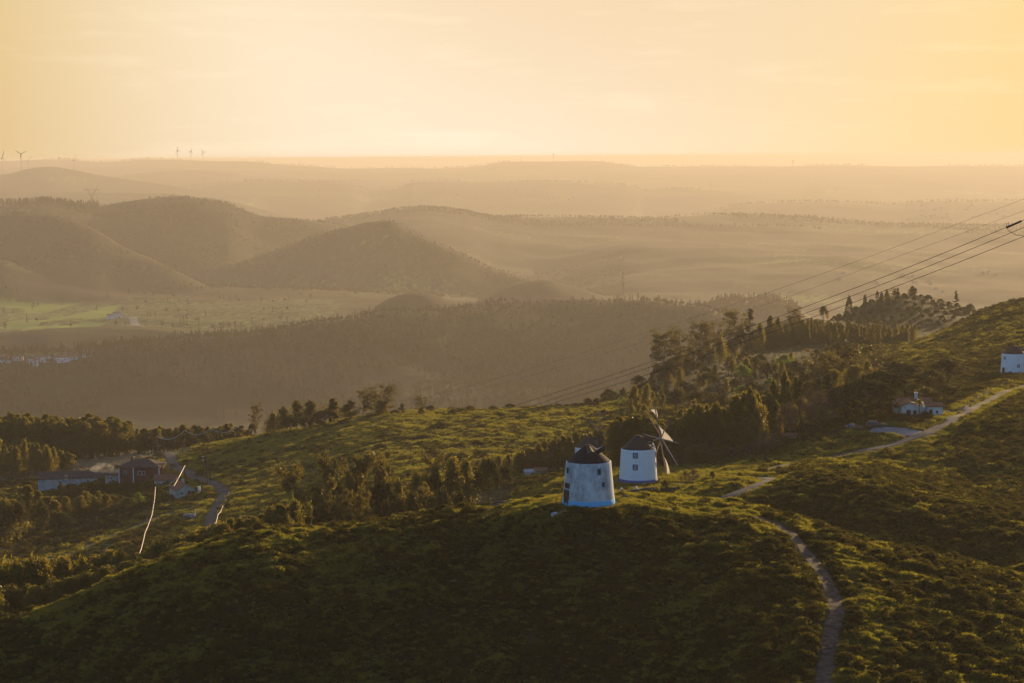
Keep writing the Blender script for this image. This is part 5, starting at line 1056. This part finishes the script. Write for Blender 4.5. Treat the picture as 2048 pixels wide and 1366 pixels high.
cable('cable', [(446, 1012, 524), (441, 1024, 510), (436, 1029, 504)], .10, m_cable, 'third bright cable span beside the valley road'); cable('cable', [(436, 1029, 504), (433, 1042, 492), (428, 1056, 478), (421, 1066, 468)], .10, m_cable, 'lowest bright cable span beside the valley road')
def power_line(pts, D0, D1, r, label, px0=2060, px1=-20):
    """conductor in one vertical plane: depth follows from the crossing of each sight line with that plane"""
    X0, X1 = (px0-1024)/F*D0, (px1-1024)/F*D1; P = []
    q0, q1 = pts[0], pts[1]; e = 2122 if D0 < 300 else 2500; pts = [(e, q0[1]+(q0[1]-q1[1])/(q0[0]-q1[0])*(e-q0[0]))]+pts if q0[0] > 2020 else pts
    xs = [p[0] for p in pts]; ys = [p[1] for p in pts]
    for px in np.arange(max(xs), min(xs)-1, -25.0):
        py = pch([px], xs[::-1], ys[::-1])[0]; m = (px-1024)/F; D = (X0-(X1-X0)/(D1-D0)*D0)/(m-(X1-X0)/(D1-D0)); P.append(U(px, py, D))
    o = P[0].copy(); b = MB(); b.tube([p-o for p in P], r, 5); return tag(b.build('power_line', m_wire, None, o), label, 'power line')
power_line([(2010, 456), (1803, 540), (1560, 632), (1250, 741.5), (1150, 773), (960, 832), (817, 868.5), (703, 899), (500, 956), (250, 1012), (-20, 1066)], 230, 455, .034, 'uppermost of the three thick power lines crossing the view')
power_line([(2075, 444), (1838, 540), (1560, 645), (1250, 751), (1150, 783.5), (970, 841), (830, 878), (700, 908), (500, 962), (250, 1020), (-20, 1074)], 236, 462, .034, 'middle of the three thick power lines crossing the view')
power_line([(2075, 462), (1878, 540), (1560, 658), (1250, 763.5), (1150, 793), (990, 842), (874, 876), (720, 920), (595, 948), (300, 1020), (-20, 1084)], 242, 470, .034, 'lowest of the three thick power lines crossing the view')
power_line([(2075, 388), (1665, 540), (1560, 577), (1250, 679), (1052, 740), (809, 807)], 380, 720, .022, 'upper thin power line far beyond the thick ones'); power_line([(2075, 412), (1722, 540), (1584, 591), (1250, 695), (1100, 740), (814, 818)], 386, 730, .022, 'lower thin power line far beyond the thick ones')
m_latt = material('galvanised_lattice', (.12,.11,.10), .7)
def lattice(name, px, D, top, label, wb, wt, mat=m_latt, r=.3, cat='mast', horns=False):
    g = ground(px, D); h = U(px, top, D).z-g.z; o = empty(name, g); tag(o, label, cat); b = MB(); hm = h*.52 if horns else h; n = 7; prev = None
    for k in range(n+1):
        z = hm*k/n; w = wb+(wt-wb)*k/n; c = [Vector((sx*w/2, sy*w/2, z)) for sx, sy in ((-1,-1),(1,-1),(1,1),(-1,1))]
        if prev:
            for i in range(4): b.tube([prev[i], c[i]], r, 4); b.tube([prev[i], c[(i+1) % 4]], r*.6, 4); b.tube([c[i], c[(i+1) % 4]], r*.5, 4)
        prev = c
    b.build('lattice_body', mat, o)
    if horns:
        for s in (-1, 1):
            b = MB(); b.tube([(s*wt*.4, 0, hm), (s*h*.20, 0, h*.84), (s*h*.235, 0, h)], r, 4); b.tube([(0, 0, hm+h*.05), (s*h*.14, 0, h*.84)], r*.8, 4); b.tube([(s*wt*.4, 0, hm), (s*h*.12, 0, h*.78), (s*h*.24, 0, h*.86)], r*.6, 4)
            for k in range(5): t = k/5; b.tube([(s*(wt*.4+(h*.20-wt*.4)*t), 0, hm+(h*.32)*t), (s*(h*.14*(t+.2)), 0, hm+h*.05+(h*.27)*(t+.2))], r*.5, 4)
            b.build('horn', mat, o)
        b = MB(); b.tube([(-h*.38, 0, h*.82), (-h*.20, 0, h*.86), (h*.20, 0, h*.86), (h*.38, 0, h*.82)], r, 4); b.tube([(-h*.38, 0, h*.82), (h*.38, 0, h*.82)], r*.7, 4); b.build('crossarm', mat, o)
    return o
lattice('pylon', 2142, 221, 392, 'lattice pylon just outside the right edge carrying the thick power lines', 4.5, 1.4, r=.08, cat='pylon')
P0, P1 = U(2013, 455, 236), U(2043, 442, 230); o = empty('insulator', P0); tag(o, 'thick ribbed insulator string at the right end of the top power line', 'insulator'); d = P1-P0; b = MB(); n = 17; pr = []
for k in range(n): pr += [d*((k+.0)/n), d*((k+.35)/n), d*((k+.6)/n)]
b.tube(pr, [(.05, .13, .05)[k % 3] for k in range(len(pr))], 8); b.build('insulator_discs', m_wire, o)
b = MB(); b.tube([Vector((0, 0, 0)), Vector((-.05, 0, .45)), Vector((.25, 0, .55)), Vector((.3, 0, .2))], .03, 5); b.build('arcing_horn', m_wire, o)
b = MB(); q = [U(2013, 455, 236), U(2020, 464, 236), U(2033, 470, 236), U(2050, 472, 236), U(2070, 468, 236)]; b.tube([x-P0 for x in q], .03, 5); b.build('jumper_cable', m_wire, o); b = MB(); b.tube([d, U(2122, 412, 222)-P0], .034, 5); b.build('tail_wire', m_wire, o)
# ------------------------------------------------------------------ far things
m_far = material('pale_turbine_paint', (.30,.28,.26), .7)
def turbine(px, D, hub, base, R, a0, label, yaw=0):
    g = ground(px, D); h = U(px, hub, D).z-g.z; o = empty('wind_turbine', g, yaw); tag(o, label, 'wind turbine', 'wind turbines on the horizon'); b = MB(); b.tube([(0, 0, -5), (0, 0, h)], [h*.020, h*.012], 8); b.build('tower', m_far, o); b = MB(); b.box((0, 1.5, h), (h*.045, h*.12, h*.045)); b.tube([(0, -h*.06, h), (0, -h*.09, h)], [h*.022, h*.008], 8); b.build('nacelle', m_far, o)
    for k in range(3):
        a = a0+k*2*PI/3; d = Vector((math.sin(a), 0, math.cos(a))); s = Vector((math.cos(a), 0, -math.sin(a))); c = Vector((0, -h*.07, h)); w = R*.045; b = MB(); b.add([c-s*w*.6, c+d*R*.2-s*w, c+d*R-s*w*.25, c+d*R+s*w*.1, c+d*R*.2+s*w*.6, c+s*w*.6]+[q+Vector((0, w*.5, 0)) for q in [c-s*w*.6, c+d*R*.2-s*w, c+d*R-s*w*.25, c+d*R+s*w*.1, c+d*R*.2+s*w*.6, c+s*w*.6]], [(0,1,2,3,4,5),(11,10,9,8,7,6)]+[(i, (i+1) % 6+0, (i+1) % 6+6, i+6) for i in range(6)]); b.build('blade', m_far, o)
for px, D, hub, R, a0, lb, yw in [(5, 12100, 316, 50, .25, 'wind turbine cut by the left edge of the view', .5), (43, 12050, 308, 45, -.95, 'largest wind turbine with blades spread in a wide V', 0), (58, 14200, 322, 48, .6, 'faint wind turbine right of the largest one', .2), (150, 13800, 321, 48, .02, 'tall faint wind turbine with a narrow rotor', 1.2),
  (355, 20400, 301, 45, -.15, 'left of the three wind turbines close together on the ridge', .9), (382, 20400, 303, 45, .35, 'middle of the three wind turbines close together on the ridge', .6), (406, 20400, 304, 42, -.5, 'right of the three wind turbines close together on the ridge', .4)]: turbine(px, D, hub, 0, R, a0, lb, yw)
lattice('pylon', 184, 5340, 372, 'lattice pylon with two horns on the left hill', 6.5, 3.2, r=.42, cat='pylon', horns=True)
o = lattice('radio_mast', 1246, 4060, 543, 'slender radio mast rising from the haze beyond the dark ridge', 2.2, 1.2, r=.5); b = MB(); hh = U(1246, 543, 4060).z-o.location.z; b.lathe([(1.6, hh-2.5), (1.6, hh-.5)], 10); b.build('antenna_ring', m_latt, o)
for px, D, top, lb in ((1107, 20450, 306, 'faint mast on the last ridge right of centre'), (1042, 20450, 313, 'short faint mast on the last ridge left of the taller one'), (1421, 16300, 360, 'faint mast on the pale ridge right of centre'), (600, 20400, 322, 'faint mast where the last ridge dips to the sea'), (118, 20400, 314, 'stubby mast among the left wind turbines')): lattice('radio_mast', px, D, top, lb, 7, 3, r=1.0)
g = ground(1586, 20450); h = 60; o = empty('water_tower', g); tag(o, 'tiny water tower on the last ridge at the right', 'water tower'); b = MB(); b.tube([(0, 0, -5), (0, 0, 45)], [5, 4], 10); b.build('shaft', m_far, o); b = MB(); b.lathe([(4, 42), (13, 50), (13, 60), (1, 64)], 14); b.build('tank', m_far, o)
house(376, 5440, 14, 10, 5, .4, 'small flat hut on top of the left hill', 0, m_walls, m_tiled, hip=True, name='hut', cat='hut')
house(234, 3390, 17, 12, 8.5, 3, 'tall white house beside the bright green field', .25, m_wallw, m_tile, [(-5, 6, 2, 2), (0, 6, 2, 2), (5, 6, 2, 2), (-3, 2.5, 2, 2.4)], (3, 2, 3), hip=True); house(221, 3385, 11, 9, 6, 2, 'lower white house touching the left of the tall white house', 0, m_wallw, m_tile, [(0, 3, 2, 2)])
for px, D, w, h, lb, rm in ((104, 3180, 18, 5, 'white villa below the bright green field', m_tile), (88, 3200, 12, 4, 'low house left of the white villa below the green field', m_tiled), (112, 3120, 12, 5, 'annex in front of the white villa', m_tile), (602, 3010, 22, 5, 'long pale house behind the wooded ridge end', m_tiled), (640, 3020, 20, 5, 'house with pale roof at the right behind the wooded ridge', m_tile), (655, 3025, 12, 6, 'white gabled house at the far right behind the wooded ridge', m_tiled),
  (4, 2700, 11, 5, 'white house alone at the left edge above the hamlet', m_tile), (12, 2470, 13, 3.5, 'leftmost house of the hazy hamlet', m_tiled), (36, 2480, 13, 4.5, 'second house of the hazy hamlet from the left', m_tile), (62, 2470, 9, 6, 'square white house in the middle of the hamlet', m_tiled), (72, 2460, 6, 7, 'narrow white tower-like house in the hamlet', m_tile), (88, 2480, 14, 6, 'house with tall roof in the hamlet', m_tile), (108, 2490, 9, 5, 'small house between the two big hamlet houses', m_tiled), (124, 2480, 19, 6.5, 'largest white house of the hazy hamlet', m_tile), (148, 2490, 14, 4, 'long low house right of the largest hamlet house', m_tile), (172, 2500, 9, 3.5, 'rightmost low house of the hazy hamlet', m_tiled)):
    house(px, D, w, 9, h, 2.2, lb, U_(-.3, .3), m_wallw, rm, [(-w*.25, h*.55, 1.6, 1.6), (w*.2, h*.55, 1.6, 1.6)], (0, 1.5, 2.4), gable='x', chim=(w*.25, 0, 1.2), group='houses of the valley' if D < 2600 else None)
def ordn(n): return '%d%s' % (n, 'th' if 10 <= n % 100 <= 20 else {1: 'st', 2: 'nd', 3: 'rd'}.get(n % 10, 'th'))
for gi, (n, pa, pb, ya, yb, d0, d1, where) in enumerate([(34, 880, 1150, 372, 425, 10300, 15600, 'far hill town in the haze above the centre'), (26, 1780, 2010, 412, 442, 9300, 12600, 'far hill town in the haze at the right'), (16, 1620, 2020, 545, 590, 4200, 6400, 'hamlet on the hazy plain behind the orchard hill'), (6, 600, 640, 382, 396, 11000, 15600, 'hamlet on the far ridge left of centre')]):
    k = 0
    for px in sorted(RNG.uniform(pa, pb, n)):
        q = hit(px, RNG.uniform(ya, yb), d0, d1, 300)
        if q is None: continue
        k += 1; w = U_(10, 18)*(1 if d0 > 9000 else .62); house(0, 0, w, 10 if d0 > 9000 else 6, U_(4, 7)*(1 if d0 > 9000 else .55), 2, '%s white house in the %s' % (ordn(k)+' from left', where), U_(-.6, .6), m_walls, m_tile, g=q, group='houses of the '+where)
# drifting smoke by the farm
m = bpy.data.materials.new('smoke'); m.use_nodes = True; n = m.node_tree; n.nodes.clear(); ou = n.nodes.new('ShaderNodeOutputMaterial'); pv = n.nodes.new('ShaderNodeVolumePrincipled'); pv.inputs['Color'].default_value = (.9, .9, .9, 1); pv.inputs['Anisotropy'].default_value = .4
tx = n.nodes.new('ShaderNodeTexCoord'); nz_ = n.nodes.new('ShaderNodeTexNoise'); nz_.inputs['Scale'].default_value = .45; nz_.inputs['Detail'].default_value = 4; n.links.new(tx.outputs['Object'], nz_.inputs['Vector']); rr_ = n.nodes.new('ShaderNodeMapRange'); rr_.inputs['From Min'].default_value = .42; rr_.inputs['From Max'].default_value = .8; rr_.inputs['To Max'].default_value = .30
n.links.new(nz_.outputs[0], rr_.inputs[0]); n.links.new(rr_.outputs[0], pv.inputs['Density']); n.links.new(pv.outputs[0], ou.inputs['Volume'])
b = MB(); b.tube([(3.4, 0, 0), (1.5, 0, .6), (-.8, 0, 1.6), (-3.5, 0, 1.5), (-6.5, 0, 1.0)], [.2, 1.0, 1.7, 1.8, .4], 12); g = ground(222, 603); tag(b.build('smoke', m, None, lift(g, 3.4)), 'thin pale smoke drifting left from beside the red farmhouse', 'smoke', None, 'stuff')
